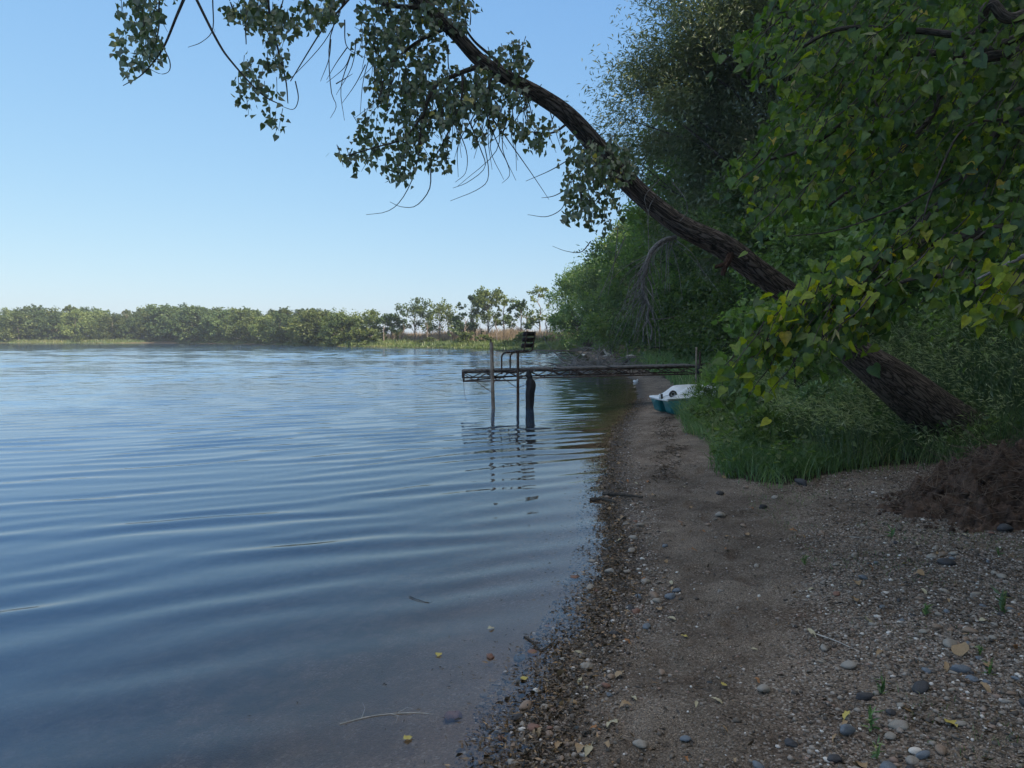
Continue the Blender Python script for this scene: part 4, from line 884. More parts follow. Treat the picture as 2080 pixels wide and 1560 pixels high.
# individual stones
def stonemat(name, c1, c2): return simplemat(name, c1, c2, 22, .7, .25, 90, bdist=.004)
SM = {'grey': stonemat('grey_stone', (.25, .225, .19), (.40, .36, .31)), 'brown': stonemat('brown_stone', (.22, .155, .11), (.36, .27, .20)), 'dark': stonemat('dark_stone', (.035, .036, .040), (.08, .08, .085)),
      'white': stonemat('white_stone', (.60, .55, .48), (.80, .76, .69)), 'red': stonemat('reddish_stone', (.17, .085, .06), (.30, .17, .12)), 'blue': stonemat('blue_grey_stone', (.12, .14, .165), (.20, .23, .26))}
stone_me = {}
for kname, mt in SM.items():
    for v in range(3):
        r_ = np.random.default_rng(hash(kname) % 1 + v * 7 + len(kname)); q = r_.normal(0, 1, (5, 3)); V = SV.copy(); disp = 1 + sum(.07 * np.sin(V @ (qq * 2.2) + i) for i, qq in enumerate(q))
        V = V * disp[:, None] * np.array([.62, .48, .34]) * (1 + .1 * r_.normal(size=3))
        o = mesh('stone', V, SF_, mt, None, None, True); stone_me[(kname, v)] = o.data; bpy.data.objects.remove(o)
def stone(x, y, s, kname, label, group=None, sink=.1, zz=None):
    o = link(bpy.data.objects.new('stone', stone_me[(kname, int(rg.integers(0, 3)))])); z = gzf(x, y) if zz is None else zz
    o.location = (x, y, z + s * (.30 - sink)); o.scale = (s,) * 3; o.rotation_euler = (rg.normal(0, .15), rg.normal(0, .15), rg.random() * 6.28)
    return tag(o, label, 'stone', group)
def gzf(x, y): return float(ground(np.array([x]), np.array([y]))[0])
def st_px(px, py, wpx, kname, label, z=.06):
    p = onground(px, py, z)
    for _ in range(4): p = onground(px, py, gzf(p[0], p[1]))
    return stone(p[0], p[1], wpx * p[1] / FPX * .85, kname, label)
for a in [(1310, 1185, 24, 'grey', 'round grey brown stone near the waterline, largest on the pebbly edge'), (1363, 1214, 20, 'blue', 'smooth blue grey oval stone beside the sandy track'), (1328, 1212, 20, 'brown', 'brown stone just left of the blue grey oval one'),
          (1281, 1238, 20, 'dark', 'dusky purple grey stone at the inner edge of the pebble band'), (1464, 1049, 22, 'grey', 'pale flat grey stone in the middle of the upper beach'), (1461, 1001, 15, 'dark', 'small dark round stone on the sandy strip below the grass'),
          (1391, 1503, 20, 'blue', 'blue grey oval pebble alone on the sand near the bottom'), (1862, 1530, 26, 'white', 'bright white oblong stone near the bottom right'), (1953, 1474, 20, 'grey', 'round pale grey stone beside the large yellow leaf'),
          (1680, 1545, 15, 'white', 'small bright white pebble at the bottom of the sandy track'), (1806, 1500, 20, 'grey', 'pinkish grey rounded stone left of the white oblong stone'), (1924, 1147, 30, 'dark', 'shiny black stone on the gravel below the earth heap'),
          (2040, 1078, 34, 'dark', 'long dark stone at the right edge below the earth heap'), (1826, 1266, 11, 'white', 'small round white pebble in the middle right of the gravel'), (1070, 1438, 28, 'brown', 'large rounded tan brown stone at the waterline beside the curled leaves'),
          (1103, 1440, 18, 'grey', 'round grey stone right of the large tan waterline stone'), (1089, 1405, 16, 'white', 'pale angular stone above the large tan waterline stone'), (1550, 1032, 16, 'dark', 'dark stone under the front edge of the grass'),
          (1628, 984, 24, 'dark', 'blackish flat stone on the gravel in front of the grass'), (1198, 1196, 20, 'grey', 'wet grey stone half in the water at the bend of the shore'), (1145, 1342, 16, 'grey', 'pale stone among the leaves at the wet edge'),
          (1060, 1484, 14, 'white', 'whitish pebble just above the debris line'), (1238, 1413, 13, 'blue', 'small blue stone on bare sand near the bottom waterline'), (1515, 992, 14, 'brown', 'brown knobbly stone by the grass tip'), (1575, 1012, 14, 'grey', 'light rounded stone in front of the yellow green moss'),
          (1350, 1108, 12, 'blue', 'bluish pebble above the grey brown round stone')]:
    st_px(*a)
for a, zz in [((919, 1473, 40, 'red', 'orange brown cobble lying under the shallow water'), None), ((1020, 1528, 22, 'red', 'reddish brown stone under the water beside the debris line'), None), ((996, 1359, 18, 'red', 'small red brown stone breaking the water surface'), None)]:
    px, py, wp, kn, lab = a; p = onground(px, py, -.06); s = wp * p[1] / FPX * .85
    stone(p[0], p[1], s, kn, lab, zz=max(gzf(p[0], p[1]), -.07 if wp > 20 else -s * .1))
kinds = ['grey', 'grey', 'brown', 'brown', 'dark', 'blue', 'white', 'red']
desc = {'grey': 'grey rounded stone lying in the beach gravel', 'brown': 'brown rounded stone lying in the beach gravel', 'dark': 'blackish rounded stone lying in the beach gravel', 'blue': 'blue grey rounded stone lying in the beach gravel',
        'white': 'off white pebble lying in the beach gravel', 'red': 'reddish pebble lying in the beach gravel'}
P = beach_pts(265, dens, (2.5, 13))
for x, y in P:
    kn = kinds[int(rg.integers(0, 8))]; s = .024 + .032 * rg.random() ** 2
    if kn == 'white': s *= .6
    stone(x, y, s, kn, desc[kn], kn + ' beach stones')

# ================================================================ fallen leaves and sticks
def dryleafmat(name, c): return simplemat(name, tuple(v * .7 for v in c), c, 30, .7, .2, 60)
LM = {'yellow': dryleafmat('yellow_leaf', (.62, .52, .14)), 'tan': dryleafmat('tan_leaf', (.42, .29, .16)), 'pale': dryleafmat('pale_leaf', (.55, .50, .33)), 'orange': dryleafmat('orange_leaf', (.42, .20, .08))}
def leaf_mesh(kind, curl, mt, seed):
    r_ = np.random.default_rng(seed); nn_ = 9; u = np.linspace(0, 1, nn_)
    wd = {'narrow': .16 * np.sin(np.pi * u ** .8) ** .8, 'broad': .42 * np.sin(np.pi * np.clip(u, 0, 1) ** .62) ** .9}[kind]
    V = []
    for i in range(nn_):
        z = curl * math.sin(math.pi * u[i]) + .04 * r_.normal(); side = .25 * curl * math.sin(u[i] * 3)
        V += [(-wd[i] + side, u[i] - .5, z + curl * .6 * wd[i] * 2 + .03 * r_.normal()), (side, u[i] - .5, z), (wd[i] + side, u[i] - .5, z + curl * .9 * wd[i] * 2 + .03 * r_.normal())]
    F = [q for i in range(nn_ - 1) for q in ((3 * i, 3 * i + 1, 3 * i + 4, 3 * i + 3), (3 * i + 1, 3 * i + 2, 3 * i + 5, 3 * i + 4))]
    V = V + [(0.02, -.5, .0), (0.0, -.5, .01), (.02, -.72, .05), (.0, -.72, .06)]; b0 = 3 * nn_; F.append((b0, b0 + 1, b0 + 3, b0 + 2))
    o = mesh('fallen_leaf', V, np.array(F), mt, None, None, True); d = o.data; bpy.data.objects.remove(o); return d
LMS = {(c, k): leaf_mesh(k, cu, LM[c], i) for i, (c, k, cu) in enumerate([('yellow', 'broad', .12), ('tan', 'narrow', .2), ('pale', 'narrow', .12), ('orange', 'narrow', .25), ('tan', 'broad', .2), ('pale', 'broad', .15), ('yellow', 'narrow', .15)])}
def fleaf(x, y, s, c, k, label, group=None, z=None, flat=False):
    o = link(bpy.data.objects.new('fallen_leaf', LMS[(c, k)])); o.location = (x, y, (gzf(x, y) + .008) if z is None else z); o.scale = (s,) * 3
    o.rotation_euler = (rg.normal(0, .05 if flat else .25), rg.normal(0, .05 if flat else .3), rg.random() * 6.28); return tag(o, label, 'leaf', group)
def lf_px(px, py, s, c, k, label, water=False):
    p = onground(px, py, .003 if water else .1)
    if not water:
        for _ in range(4): p = onground(px, py, gzf(p[0], p[1]))
    return fleaf(p[0], p[1], s, c, k, label, z=.004 if water else None, flat=water)
for a in [(1934, 1476, .062, 'yellow', 'broad', 'large bright yellow leaf on the gravel at the bottom right'), (1763, 1265, .055, 'pale', 'broad', 'pale green yellow broken leaf on the gravel track edge'), (1838, 1148, .045, 'yellow', 'broad', 'small yellow leaf left of the shiny black stone'),
          (1648, 1289, .075, 'pale', 'narrow', 'pale narrow leaf at the end of the straw stick'), (1648, 1200, .06, 'pale', 'narrow', 'pale narrow leaf above the sandy track, nearest the middle'), (1724, 1191, .06, 'pale', 'narrow', 'pale narrow leaf right of the sandy track among small weeds'),
          (1720, 1458, .07, 'yellow', 'narrow', 'yellow narrow leaf among the weeds at the lower right'), (1390, 1296, .04, 'yellow', 'broad', 'small yellow leaf alone on the dark sand'), (1470, 1394, .035, 'yellow', 'broad', 'pale yellow leaf on the sand below the middle'),
          (1470, 1484, .045, 'tan', 'narrow', 'rust tan leaf on bare sand near the bottom'), (1533, 1322, .04, 'pale', 'narrow', 'small whitish leaf on the sandy track'), (1137, 1521, .07, 'tan', 'narrow', 'tan curled leaf near the bottom of the waterline'),
          (1208, 1487, .05, 'orange', 'narrow', 'orange brown leaf on the sand near the waterline bottom'), (1244, 1472, .05, 'pale', 'narrow', 'pale tan leaf above the orange brown one'), (1905, 1080, .08, 'pale', 'narrow', 'long pale leaf below the earth heap'),
          (2000, 1402, .07, 'tan', 'narrow', 'tan leaf on the gravel near the right edge'), (1950, 1327, .09, 'tan', 'broad', 'dry curled grey brown leaf near the right edge'), (1997, 1265, .05, 'pale', 'broad', 'faded upright leaf beside a green sprout at the right'),
          (1195, 1530, .09, 'pale', 'narrow', 'long forked pale leaf at the bottom waterline')]:
    lf_px(*a)
for a in [(891, 1331, .040, 'yellow', 'broad', 'yellow leaf floating alone in the middle of the near water'), (998, 1277, .04, 'pale', 'broad', 'pale leaf floating nearest the debris at the bend'), (829, 1500, .04, 'yellow', 'broad', 'bright yellow leaf floating over the shallows at the bottom'),
          (1063, 1379, .042, 'yellow', 'broad', 'pale yellow leaf floating against the debris line')]:
    lf_px(*a, water=True)
P = beach_pts(120, lambda x, y, d: .3 + .7 * (d < .5) * (d > 0), (2.4, 11))
lab = {('tan', 'narrow'): 'dry tan narrow leaf lying on the beach', ('pale', 'narrow'): 'pale narrow leaf lying on the beach', ('orange', 'narrow'): 'dry orange brown leaf lying on the beach', ('tan', 'broad'): 'dry tan broad leaf lying on the beach'}
for x, y in P:
    if sdist(np.array([x]), np.array([y]))[0] < .03: continue
    c = [('tan', 'narrow'), ('pale', 'narrow'), ('orange', 'narrow'), ('tan', 'broad')][int(rg.integers(0, 4))]; fleaf(x, y, rg.uniform(.035, .07), *c, lab[c], c[0] + ' ' + c[1] + ' leaves on the beach')
def stick(pts_, r0, label, mt='deadbark', water=False, name='stick', twigs=0):
    P = []
    for px, py in pts_:
        p = onground(px, py, .0)
        if not water:
            for _ in range(4): p = onground(px, py, gzf(p[0], p[1]))
        p[2] += r0 * .8; P.append(p)
    P = np.array(P); c = P[0].copy(); o = MB(); Q = spline(P, 5 * len(P)); o.tube(Q - c, np.linspace(r0, r0 * .5, len(Q)), 6)
    for i in range(twigs):
        j = int(rg.integers(2, len(Q) - 1)); d = rg.normal(0, 1, 3); d[2] = abs(d[2]) * .2; d = d / np.linalg.norm(d) * np.linalg.norm(P[-1] - P[0]) * rg.uniform(.15, .3); o.tube([Q[j] - c, Q[j] - c + d * .5 + rg.normal(0, .01, 3), Q[j] - c + d], [r0 * .5, r0 * .4, r0 * .2], 4)
    ob = o.build(name, M[mt], None, True); ob.location = c; return tag(ob, label, 'stick')
stick([(1225, 1006), (1265, 1008), (1305, 1013)], .020, 'dark driftwood stick lying at the bend of the waterline', 'bark2')
stick([(1198, 1020), (1225, 1018), (1250, 1024)], .024, 'short dark stick half in the water below the driftwood stick', 'bark2')
stick([(1655, 1288), (1700, 1304), (1752, 1328)], .004, 'long straw coloured straight stick on the gravel', 'whitewood')
stick([(690, 1472), (760, 1455), (835, 1449), (880, 1452)], .003, 'thin pale curved stem floating in the near shallows', 'whitewood', True, twigs=3)
stick([(1066, 1295), (1085, 1308), (1100, 1322), (1120, 1308)], .006, 'small dark forked twig floating near the debris line', 'bark2', True, twigs=5)
stick([(832, 1212), (850, 1219), (872, 1226)], .0025, 'tiny thin twig floating in the middle of the near water', 'bark2', True, twigs=2)
stick([(1700, 1090), (1760, 1092), (1830, 1085)], .004, 'thin pale straw on the gravel below the earth heap', 'whitewood')
stick([(1870, 1300), (1900, 1290), (1960, 1293)], .003, 'thin straw near the right edge of the gravel', 'whitewood')
stick([(1010, 1500), (1040, 1485), (1075, 1470)], .006, 'dark twig crossing the debris line at the bottom', 'bark2')
# wrack line: wet weed, litter and rotten leaves
def along(n, spread, yr):
    y = yr[0] * (yr[1] / yr[0]) ** rg.random(n); xsh = np.interp(y, WATER[:16, 1], WATER[:16, 0]); nn_ = .09 * fbm(xsh * 0 + y * 2.3, y * 0 + 1.5, 51, 3)
    return xsh + nn_ + spread * rg.normal(0, 1, n) * (.5 + vnoise(y * 3, y * 0, 52)) + .05, y
M['wrack'] = leafmat('rotting_weed', [(0, (.03, .023, .014)), (.45, (.075, .052, .03)), (.8, (.17, .115, .065)), (1, (.40, .25, .12))], trans=.1, gloss=.08)
x, y = along(16000, .10, (1.5, 20)); z = np.maximum(ground(x, y), -.004)
V, F, tt = leaves(np.column_stack([x, y, z + .004 + .012 * rg.random(len(x))]), rg.uniform(.012, .04, len(x)), np.column_stack([rg.normal(0, 1, (len(x), 2)), np.zeros(len(x))]), 'slim', rg, jit=.15)
tag(mesh('shore_debris', V, F, M['wrack'], None, {'tint': tt}), 'brown wet weed and leaf litter washed up along the waterline', 'debris', kind='stuff')
x, y = along(5000, .10, (1.5, 20)); z = np.maximum(ground(x, y), -.01)
V, F, tt = leaves(np.column_stack([x, y, z + .004]), rg.uniform(.015, .04, len(x)), np.column_stack([rg.normal(0, 1, (len(x), 2)), .3 * np.ones(len(x))]), 'oval', rg, jit=.4)
tag(mesh('leaf_litter', V, F, M['wrack'], None, {'tint': tt}), 'dark rotting leaves along the wet edge of the beach', 'leaf litter', kind='stuff')
k = 800; x, y = along(k, .0, (2.8, 9)); x = x - rg.exponential(.22, k); V, F, tt = leaves(np.column_stack([x, y, np.full(k, .003)]), rg.uniform(.008, .028, k), np.column_stack([rg.normal(0, 1, (k, 2)), np.zeros(k)]), 'slim', rg, jit=.03)
tag(mesh('floating_bits', V, F, M['wrack'], None, {'tint': tt * .4}), 'dark specks of plant matter floating beside the beach', 'floating debris', kind='stuff')
yy = rg.uniform(8.2, 15, 5000); xx = np.interp(yy, WATER[:16, 1], WATER[:16, 0]) + .42 + .035 * yy + rg.normal(0, .10, 5000) + .5 * fbm(yy * 1.2, yy * 0, 91); kk = rg.random(5000) < vnoise(xx * 3, yy * 2, 92) * 1.3; xx, yy = xx[kk], yy[kk]
V, F, tt = leaves(np.column_stack([xx, yy, ground(xx, yy) + .006]), rg.uniform(.015, .05, len(xx)), np.column_stack([rg.normal(0, 1, (len(xx), 2)), np.zeros(len(xx))]), 'slim', rg, jit=.2)
tag(mesh('dried_weed', V, F, M['wrack'], None, {'tint': tt * .6}), 'dark band of dried brown weed higher up the beach', 'debris', kind='stuff')
# litter on the upper gravel
P = beach_pts(7000, lambda x, y, d: .06 + .9 * smst(1.2, 2.2, d) * vnoise(x * 2, y * 2, 61)); z = ground(P[:, 0], P[:, 1])
V, F, tt = leaves(np.column_stack([P, z + .004]), rg.uniform(.012, .05, len(P)), np.column_stack([rg.normal(0, 1, (len(P), 2)), np.zeros(len(P))]), 'slim', rg, jit=.12)
tag(mesh('dry_litter', V, F, M['wrack'], None, {'tint': tt}), 'thin dry plant scraps on the upper gravel', 'litter', kind='stuff')
# small sprouts
spr = []
for i in range(3):
    ls = Leafset(); n = 16; u = rg.random(n); ls.add(np.zeros((2, 3)), np.array([.085, .08]), np.array([[0, 0, 3.], [.2, 0, 3.]]), None, rg); ls.add(np.column_stack([rg.normal(0, .002, (n, 2)), u * .07]), rg.uniform(.025, .05, n), np.column_stack([rg.normal(0, 1, (n, 2)), np.full(n, .6)]), None, rg)
    o = ls.build('sprout', 'slim', M['grass'], None, rg); spr.append(o.data); bpy.data.objects.remove(o)
def sprout(px, py, s, label, group=None):
    p = onground(px, py, .15)
    for _ in range(4): p = onground(px, py, gzf(p[0], p[1]))
    o = link(bpy.data.objects.new('sprout', spr[int(rg.integers(0, 3))])); o.location = (p[0], p[1], gzf(p[0], p[1]) - .005); o.scale = (s,) * 3; o.rotation_euler = (0, 0, rg.random() * 6); tag(o, label, 'sprout', group)
sprout(2035, 1245, 1.6, 'tallest green sprout on the gravel at the right edge'); sprout(1633, 1145, .9, 'upright green sprout between the track and the gravel')
for px, py, s in [(1810, 1090, 1.4), (1880, 1250, 1.3), (1990, 1330, .9), (1790, 1410, 1.5), (1770, 1480, 1.6), (2010, 1370, 1.2), (1780, 1540, 1.3), (2030, 1130, 1.2)]:
    sprout(px, py, s * .7, 'small green sprout growing in the gravel right of the sandy track', 'sprouts in the gravel')
P = sample_poly(3500, lambda x, y: (sdist(x, y) > 1.3) & ~jx(x, y) & (rg.random(len(x)) < smst(.52, .75, vnoise(x * 2.4, y * 2.4, 71)) + .9 * smst(.3, 0, abs(y - 7.4)) * (x < 3.1) * (x > 2.2)), (1, 5.5), (2.2, 8.3)); z = ground(P[:, 0], P[:, 1])
V, F, tt = blades(np.column_stack([P, z - .004]), rg.uniform(.015, .06, len(P)), .004, rg, .8, 2)
tag(mesh('moss_grass', V, F, M['grass'], None, {'tint': tt}), 'short yellow green moss and grass in patches on the upper gravel', 'grass', kind='stuff')

# ================================================================ dock
A = unproj(941, 753, 17.5); B = unproj(1418, 741.5, 18.0); ZD = A[2]; RISE = B[2] - A[2]
B[2] = ZD; ax = (B - A) / np.linalg.norm(B - A); nrm = np.array([-ax[1], ax[0], 0]); LEN = np.linalg.norm(B - A)
dk = empty('dock', tuple((A[0], A[1], 0)), 'long rusty truss dock reaching from the grassy bank out over the water', 'dock'); o0 = np.array([A[0], A[1], 0])
def dp(s, wdt, z): return A * [1, 1, 0] + ax * s + nrm * wdt + np.array([0, 0, z + RISE * s / LEN]) - o0
W_D = .95
dmb = MB(); npl = int(LEN / .145)
for i in range(npl):
    s0 = i * LEN / npl + .07; j = rg.normal(0, .012)
    if i in (14, 23): continue
    dmb.box(dp(s0, W_D / 2 + j, ZD - .012 + rg.normal(0, .003)), (.13, W_D + .06, .03), np.stack([ax, nrm, [0, 0, 1]], 1))
d1 = dmb.build('deck', M['board'], dk)
SEG = 1.28
for side in (0, W_D):
    tmb = MB(); endw = SEG
    tmb.beam(dp(0, side, ZD - .045), dp(LEN, side, ZD - .045), .035, .035)
    z1, z2 = ZD - .245, ZD - .205
    if side: z1 = z2
    tmb.beam(dp(0, side, z1), dp(1.25, side, z1), .03, .03); tmb.beam(dp(1.25, side, z2), dp(LEN, side, z2), .03, .03)
    tmb.beam(dp(0.012, side, ZD - .03), dp(0.012, side, z1 - .015), .04, .04)
    n = int(LEN / .25); 
    for i in range(n):
        a, b_ = i * LEN / n, (i + 1) * LEN / n; zb = z1 if b_ < 1.25 and side == 0 else z2
        if i % 2: a, b_ = b_, a
        tmb.tube([dp(a, side, ZD - .07), dp(b_, side, zb + .01)], .0125, 5)
    for q in (1.25, 2.6, 4.1, LEN - .03):
        tmb.tube([dp(q, side, ZD - .06), dp(q, side, z2)], .011, 5); tmb.tube([dp(q + .07, side, ZD - .06), dp(q + .07, side, z2)], .009, 5)
    tmb.build('truss', M['rust'], dk)
cm = MB()
for q in np.linspace(.02, LEN - .02, 7): cm.beam(dp(q, .02, ZD - .2), dp(q, W_D - .02, ZD - .2), .02, .02); cm.beam(dp(q, .02, ZD - .052), dp(q, W_D - .02, ZD - .052), .03, .03)
cm.beam(dp(.05, .03, ZD - .235), dp(1.2, W_D * .8, ZD - .19), .03, .03)
cm.build('crossbars', M['rust'], dk)
def post(px, D, ytop, mt, r=.035, lean=0, name='post', zbot=None):
    p = unproj(px, 835, D); zt = unproj(px, ytop, D)[2]; zb = gzf(p[0], p[1]) - .3 if zbot is None else zbot
    q = MB(); q.tube(np.array([[p[0] + lean, D, zb], [p[0], D, .3], [p[0] - lean * .8, D, zt]]) - o0, r, 10); 
    return q.build(name, M[mt], dk, True), p
post(1001, 17.42, 695, 'pipe', .043, .035); q = MB(); p = unproj(997, 698, 17.38)
q.tube(np.array([p + [0, 0, .03], p + [0, 0, .10]]) - o0, .018, 8); q.build('post_cap_pin', M['rust'], dk)
post(1052, 17.53, 717, 'rust', .034)
def at_(px, py, D): return unproj(px, py, D) - o0
q = MB()
for a, b_ in [((962, 771, 17.2), (1000, 798, 17.1)), ((1023, 769, 17.4), (1050, 788, 17.35)), ((1052, 788, 17.35), (1100, 765, 17.8)), ((1008, 771, 17.15), (1001, 780, 17.1))]: q.tube([at_(*a), at_(*b_)], .008, 5)
q.build('braces', M['rust'], dk)
q = MB(); q.tube(spline([at_(941, 772, 17.3), at_(943, 790, 17.3), at_(944, 803, 17.3), at_(948, 816, 17.3)], 12), .004, 4); q.build('hanging_wire', M['rust'], dk)
post(1413, 17.92, 705, 'pipe', .022, 0, 'post'); post(1420, 17.97, 714, 'rust', .025, 0, 'post')
q = MB(); q.box(at_(1421, 750, 17.85), (.11, .10, .19)); q.build('post_clamp', M['black'], dk)
# gangway rail into the grass
q = MB(); q.tube([at_(1418, 740, 18.05), at_(1450, 739, 18.6), at_(1500, 741, 19.2)], .02, 6); q.build('shore_rail', M['rust'], dk)
# chair
ch0 = unproj(1040, 751, 18.0); ch0[2] = ZD + .02
ch = empty('bench_seat', tuple(ch0), 'dark slatted seat on bent steel tubes at the lake end of the dock', 'seat')
f = norm(np.array([-.88, .47, 0])); wv_ = np.array([.47, .88, 0]); 
tbm = None
for sgn in (-1, 1):
    o_ = wv_ * .21 * sgn; q = MB()
    pts_ = [f * .16 + [0, 0, -.12], f * .16 + [0, 0, .0], f * .16 + [0, 0, .26], f * .13 + [0, 0, .34], f * .05 + [0, 0, .385], -f * .1 + [0, 0, .39], -f * .30 + [0, 0, .40], -f * .40 + [0, 0, .43], -f * .44 + [0, 0, .52], -f * .50 + [0, 0, .88]]
    q.tube(spline(np.array(pts_) + o_, 44), .019, 8); q.build('side_tube', M['rust'], ch, True)
RF = np.stack([f, wv_, [0, 0, 1]], 1)
for i, (s_, z) in enumerate([(.24, .425), (.12, .425), (0, .425), (-.12, .425), (-.24, .43)]):
    q = MB(); q.box(-f * .02 + f * s_ + np.array([0, 0, z]), (.095, .58, .022), RF); q.build('seat_slat', M['slat'], ch)
for z in (.53, .665, .80):
    c, s_ = math.cos(.16), math.sin(.16); F3 = np.stack([f * c + np.array([0, 0, s_]), wv_, -f * s_ + np.array([0, 0, c])], 1)
    q = MB(); q.box(-f * (.44 + (z - .52) * .16 - .03) + np.array([0, 0, z + .02]), (.022, .60, .098), F3); q.build('back_slat', M['slat'], ch)
for z in (-.06,):
    q = MB(); q.tube([f * .16 - wv_ * .24 + [0, 0, z], f * .16 + wv_ * .24 + [0, 0, z]], .018, 6); q.tube([f * .02 - wv_ * .24 + [0, 0, z - .03], f * .02 + wv_ * .24 + [0, 0, z - .03]], .018, 6); q.build('clamp_bar', M['rust'], ch)
# black hanging bag
q = MB(); prof = [(1074, 752, 5), (1074, 757, 8), (1075, 765, 12), (1076, 768, 9), (1077, 775, 16), (1078, 785, 17), (1076, 800, 16), (1076, 815, 16), (1076, 828, 15), (1076, 838, 13)]
Ps = np.array([unproj(a, b_, 17.4) for a, b_, _ in prof]); bo = Ps[0] * [1, 1, 0]; rr = np.array([c * 17.4 / FPX / 2 for *_, c in prof]); S2 = spline(np.column_stack([Ps - bo, rr]), 36)
k = 20; a = np.arange(k) * 2 * math.pi / k; V = []
for i, (x, y, z, r_) in enumerate(S2):
    fold = 1 + .22 * np.sin(a * 5 + i * .12) + .12 * np.sin(a * 3 - i * .2); V += [(x + r_ * fo * math.cos(t_), y + .6 * r_ * fo * math.sin(t_), z) for fo, t_ in zip(fold, a)]
Fq = [(i * k + j, i * k + (j + 1) % k, (i + 1) * k + (j + 1) % k, (i + 1) * k + j) for i in range(35) for j in range(k)]
q = mesh('hanging_tarp', np.array(V), np.array(Fq), M['black'], None, None, True); q.location = bo; tag(q, 'black cloth or tarp hanging from the dock down into the water', 'tarp')

# second, distant low dock
p1, p2 = onground(1085, 713.5, .35), onground(1163, 712.5, .35); p1 = unproj(1085, 711.5, 82); p2 = unproj(1170, 712.5, 80)
q = MB(); q.beam(p1 - p1, p2 - p1, 1.0, .10); ld = q.build('low_dock', M['board'], None); ld.location = p1; tag(ld, 'distant thin dark low dock in front of the right hand trees', 'dock')
q = MB()
for u in (.05, .35, .65): c = (p2 - p1) * u; q.tube([c + [0, -.4, 0], c + [0, -.4, -p1[2] - 1.0]], .05, 6)
q.build('legs', M['rust'], ld)

# ================================================================ brush pile and driftwood
e = empty('brush_pile', (5.0, 44, 0), 'tangle of dead grey branches lying in the water behind the dock', 'brush'); rb = np.random.default_rng(5); q = MB()
for i in range(170):
    a, b_ = rb.uniform(1150, 1300), rb.uniform(716, 742); D = rb.uniform(34, 46); p = onground(a, b_); p = unproj(a, min(b_, 735), D); p[2] = rb.uniform(-.05, .25)
    l = rb.uniform(.6, 2.6); d = np.array([rb.normal(-.4, 1), rb.normal(0, .5), abs(rb.normal(.1, .25))]); d = d / np.linalg.norm(d); s_ = rb.normal(0, .15, 3) * l
    q.tube(spline(np.array([p, p + d * l * .5 + s_, p + d * l + [0, 0, -.1 * l]]), 7) - np.array([5, 44, 0]), np.linspace(.028, .008, 7), 4)
q.build('twigs', M['deadbark'], e)
q = MB(); q.tube(spline([unproj(1262, 742, 42) * [1, 1, 0] + [0, 0, -.02], unproj(1278, 728, 42), unproj(1295, 720, 42.5), unproj(1318, 719, 43)], 16) - np.array([5, 44, 0]), np.linspace(.09, .04, 16), 7); q.build('arched_limb', M['bark2'], e, True)
q = MB(); c = unproj(1226, 709, 42)
q.tube(spline([c, unproj(1230, 716, 42), unproj(1236, 722, 42)], 8) - c, np.linspace(.05, .08, 8), 6); q.tube([unproj(1233, 720, 42) - c, unproj(1240, 722, 42) - c], [.13, .09], 6); q.tube([unproj(1236, 722, 42) - c, unproj(1224, 724, 42) - c], [.07, .03], 6)
o = q.build('bleached_driftwood', M['whitewood'], None, True); o.location = c; tag(o, 'bleached white forked driftwood sticking up from the brush pile', 'driftwood')
p = unproj(1272, 725, 40); q = MB(); q.tube(np.array([[0, 0, 0], [.25, 0, .03], [.5, .1, 0]]), [.08, .1, .06], 8); o = q.build('bleached_log', M['whitewood'], None, True); o.location = (p[0], 40, max(.12, p[2])); tag(o, 'short white log end lying at the grass edge behind the brush pile', 'driftwood')
# white jug at the waterline
p = onground(1291, 777, .0); jg = empty('plastic_jug', (p[0], p[1], 0), 'white plastic jug floating at the waterline beyond the pedal boat', 'jug'); q = MB()
a = np.linspace(0, 1, 12); pr = np.array([.02, .095, .115, .12, .12, .118, .11, .09, .055, .035, .033, .03]); q.tube(np.array([[-.02 + .05 * t_, 0, -.06 + .24 * t_] for t_ in a]), pr, 16); q.build('bottle', M['white'], jg, True)
q = MB(); q.tube(np.array([[.03, 0, .175], [.037, 0, .21]]), .036, 12); q.build('cap', M['white'], jg); jg.scale = (.9, .9, .62); jg.rotation_euler = (R(12), R(25), R(30))

# ================================================================ pedal boat
pb0 = onground(1340, 842, .10)
rzb = R(14); pb = empty('pedal_boat', (pb0[0] + .20, pb0[1] + .12, gzf(pb0[0] + .3, pb0[1] + .3) - .01), 'white and teal pedal boat pulled up on the beach into the grass edge', 'pedal boat', rz=rzb)
pb.rotation_euler = (0, R(-1.5), rzb)
pb.scale = (.80,) * 3
def loft(secs, closed=True):
    """list of rings (k,3)"""
    k = len(secs[0]); V = np.concatenate(secs); F = [(i * k + j, i * k + (j + 1) % k, (i + 1) * k + (j + 1) % k, (i + 1) * k + j) for i in range(len(secs) - 1) for j in range(k)]
    n0 = len(V); V = np.vstack([V, secs[0].mean(0), secs[-1].mean(0)]); T3 = [(n0, (j + 1) % k, j) for j in range(k)] + [(n0 + 1, (len(secs) - 1) * k + j, (len(secs) - 1) * k + (j + 1) % k) for j in range(k)]
    return V, [np.array(F), np.array(T3)]
def rrect(x, y0, y1, z0, z1, r, flare=0):
    out = []
    for cx, cy, a0 in [(y1 - r, z1 - r, 0), (y0 + r, z1 - r, 90), (y0 + r, z0 + r, 180), (y1 - r, z0 + r, 270)]:
        for a in (0, 30, 60, 90): t_ = R(a0 + a); out.append((x, cx + r * math.cos(t_), cy + r * math.sin(t_)))
    out = np.array(out); zc = (out[:, 2] - z0) / (z1 - z0); ym = (y0 + y1) / 2; out[:, 1] = ym + (out[:, 1] - ym) * (.82 + .18 * zc); out[:, 0] -= flare * zc
    return out
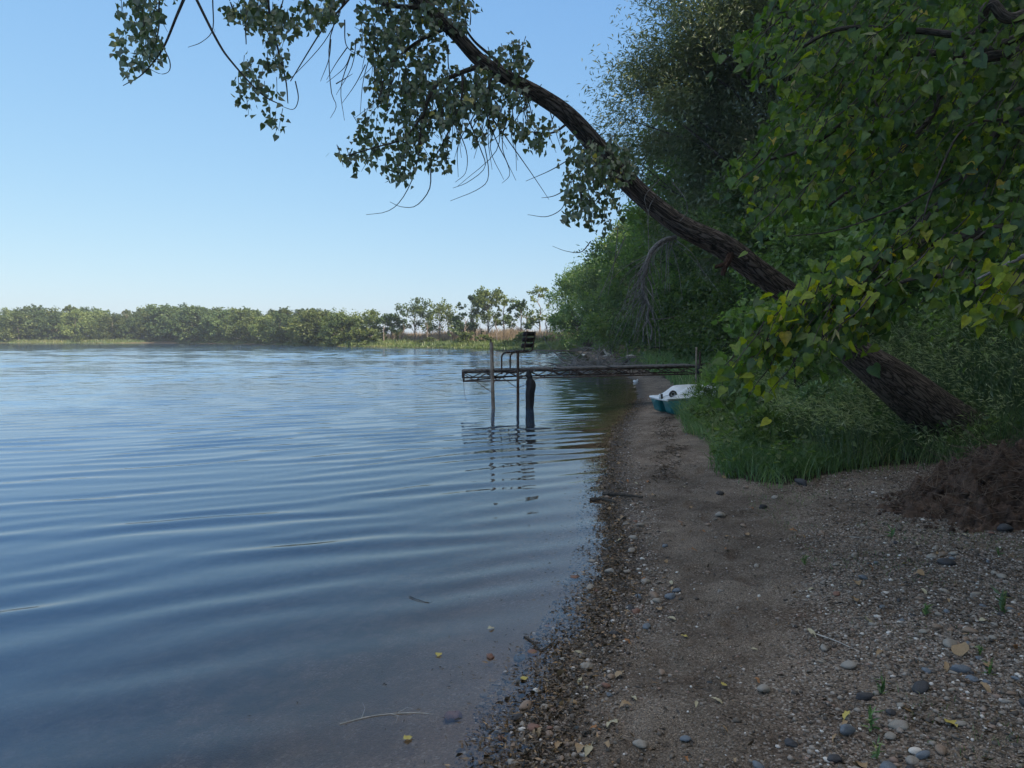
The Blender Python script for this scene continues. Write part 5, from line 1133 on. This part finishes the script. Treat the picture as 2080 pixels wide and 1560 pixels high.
for y0, y1 in ((0, .44), (.70, 1.14)):
    secs = [rrect(x, y0 + ins, y1 - ins, zb, .36, .05, fl) for x, ins, zb, fl in [(.10, .05, .12, .09), (.12, .02, .05, .08), (.18, .005, .015, .06), (.35, 0, 0, .02), (1.0, 0, 0, 0), (1.75, .0, .0, -.02), (1.86, .02, .03, -.04), (1.90, .05, .08, -.05)]]
    V, F = loft(secs); mesh('pontoon', V, F, M['teal'], pb, None, True)
secs = [rrect(x, -.035 + i_, 1.175 - i_, .352, .352 + h_, .025) for x, i_, h_ in [(-.03, .08, .04), (.0, .03, .065), (.08, 0, .07), (1.85, 0, .07), (1.95, .03, .06), (1.98, .08, .04)]]
V, F = loft(secs); mesh('top_deck', V, F, M['white'], pb, None, True)
# moulded cowling: smooth humps over footwells and seats
nx2, ny2 = 46, 34; U, Vv = np.meshgrid(np.linspace(0.02, 1.9, nx2), np.linspace(.0, 1.14, ny2))
fade = np.clip(np.minimum(Vv, 1.14 - Vv) / .16, 0, 1); fade = fade * fade * (3 - 2 * fade); ex = smst(.10, .62, U) * smst(1.92, 1.3, U)
Zc = .418 + fade * ex * (.21 + .05 * np.cos((Vv - .57) / 1.14 * 6 * math.pi)) * (.75 + .25 * smst(.3, .75, U)) - .0
ii = (np.arange(ny2 - 1)[:, None] * nx2 + np.arange(nx2 - 1)[None]).ravel()
mesh('cowling', np.stack([U, Vv, Zc], -1).reshape(-1, 3), np.stack([ii, ii + 1, ii + nx2 + 1, ii + nx2], 1), M['white'], pb, None, True)
q = MB()
for k in range(3):
    a = np.linspace(0, 2 * math.pi, 25); q.tube(np.stack([.24 + .085 * np.cos(a) , .22 + .02 * k + .02 * np.sin(a * 2), .51 + .075 * np.sin(a)], -1), .018, 6, False)
for k in range(5):
    t_ = k * math.pi / 5; q.tube([(.24 - .08 * math.cos(t_), .24, .51 - .07 * math.sin(t_)), (.24 + .08 * math.cos(t_), .24, .51 + .07 * math.sin(t_))], .011, 5)
q.build('steering_wheel', M['rubber'], pb, True)
q = MB(); q.tube(spline([(.02, .40, .42), (.08, .36, .46), (.20, .27, .49)], 8), .015, 6); q.build('mooring_bar', M['white'], pb, True)
q = MB(); q.box((-.035, .30, .44), (.03, .05, .16)); q.build('bow_strap', M['rubber'], pb)
q = MB(); q.box((-.06, .36, .44), (.03, .06, .15)); q.box((-.06, .16, .38), (.04, .5, .035)); q.build('bow_handle', M['white'], pb)

# ================================================================ haze
m, t, out = newmat('haze_air'); pv = N(t, 'VolumePrincipled'); pv.inputs['Color'].default_value = (.86, .92, 1, 1); pv.inputs['Density'].default_value = .0006; pv.inputs['Anisotropy'].default_value = .2
t.links.new(pv.outputs[0], out.inputs['Volume'])
hb = MB(); hb.box((0, 0, 6.0), (1440, 1440, 25)); hz = hb.build('haze', m, None, attr=False); tag(hz, 'thin pale summer haze in the air over the lake', 'haze', kind='stuff')
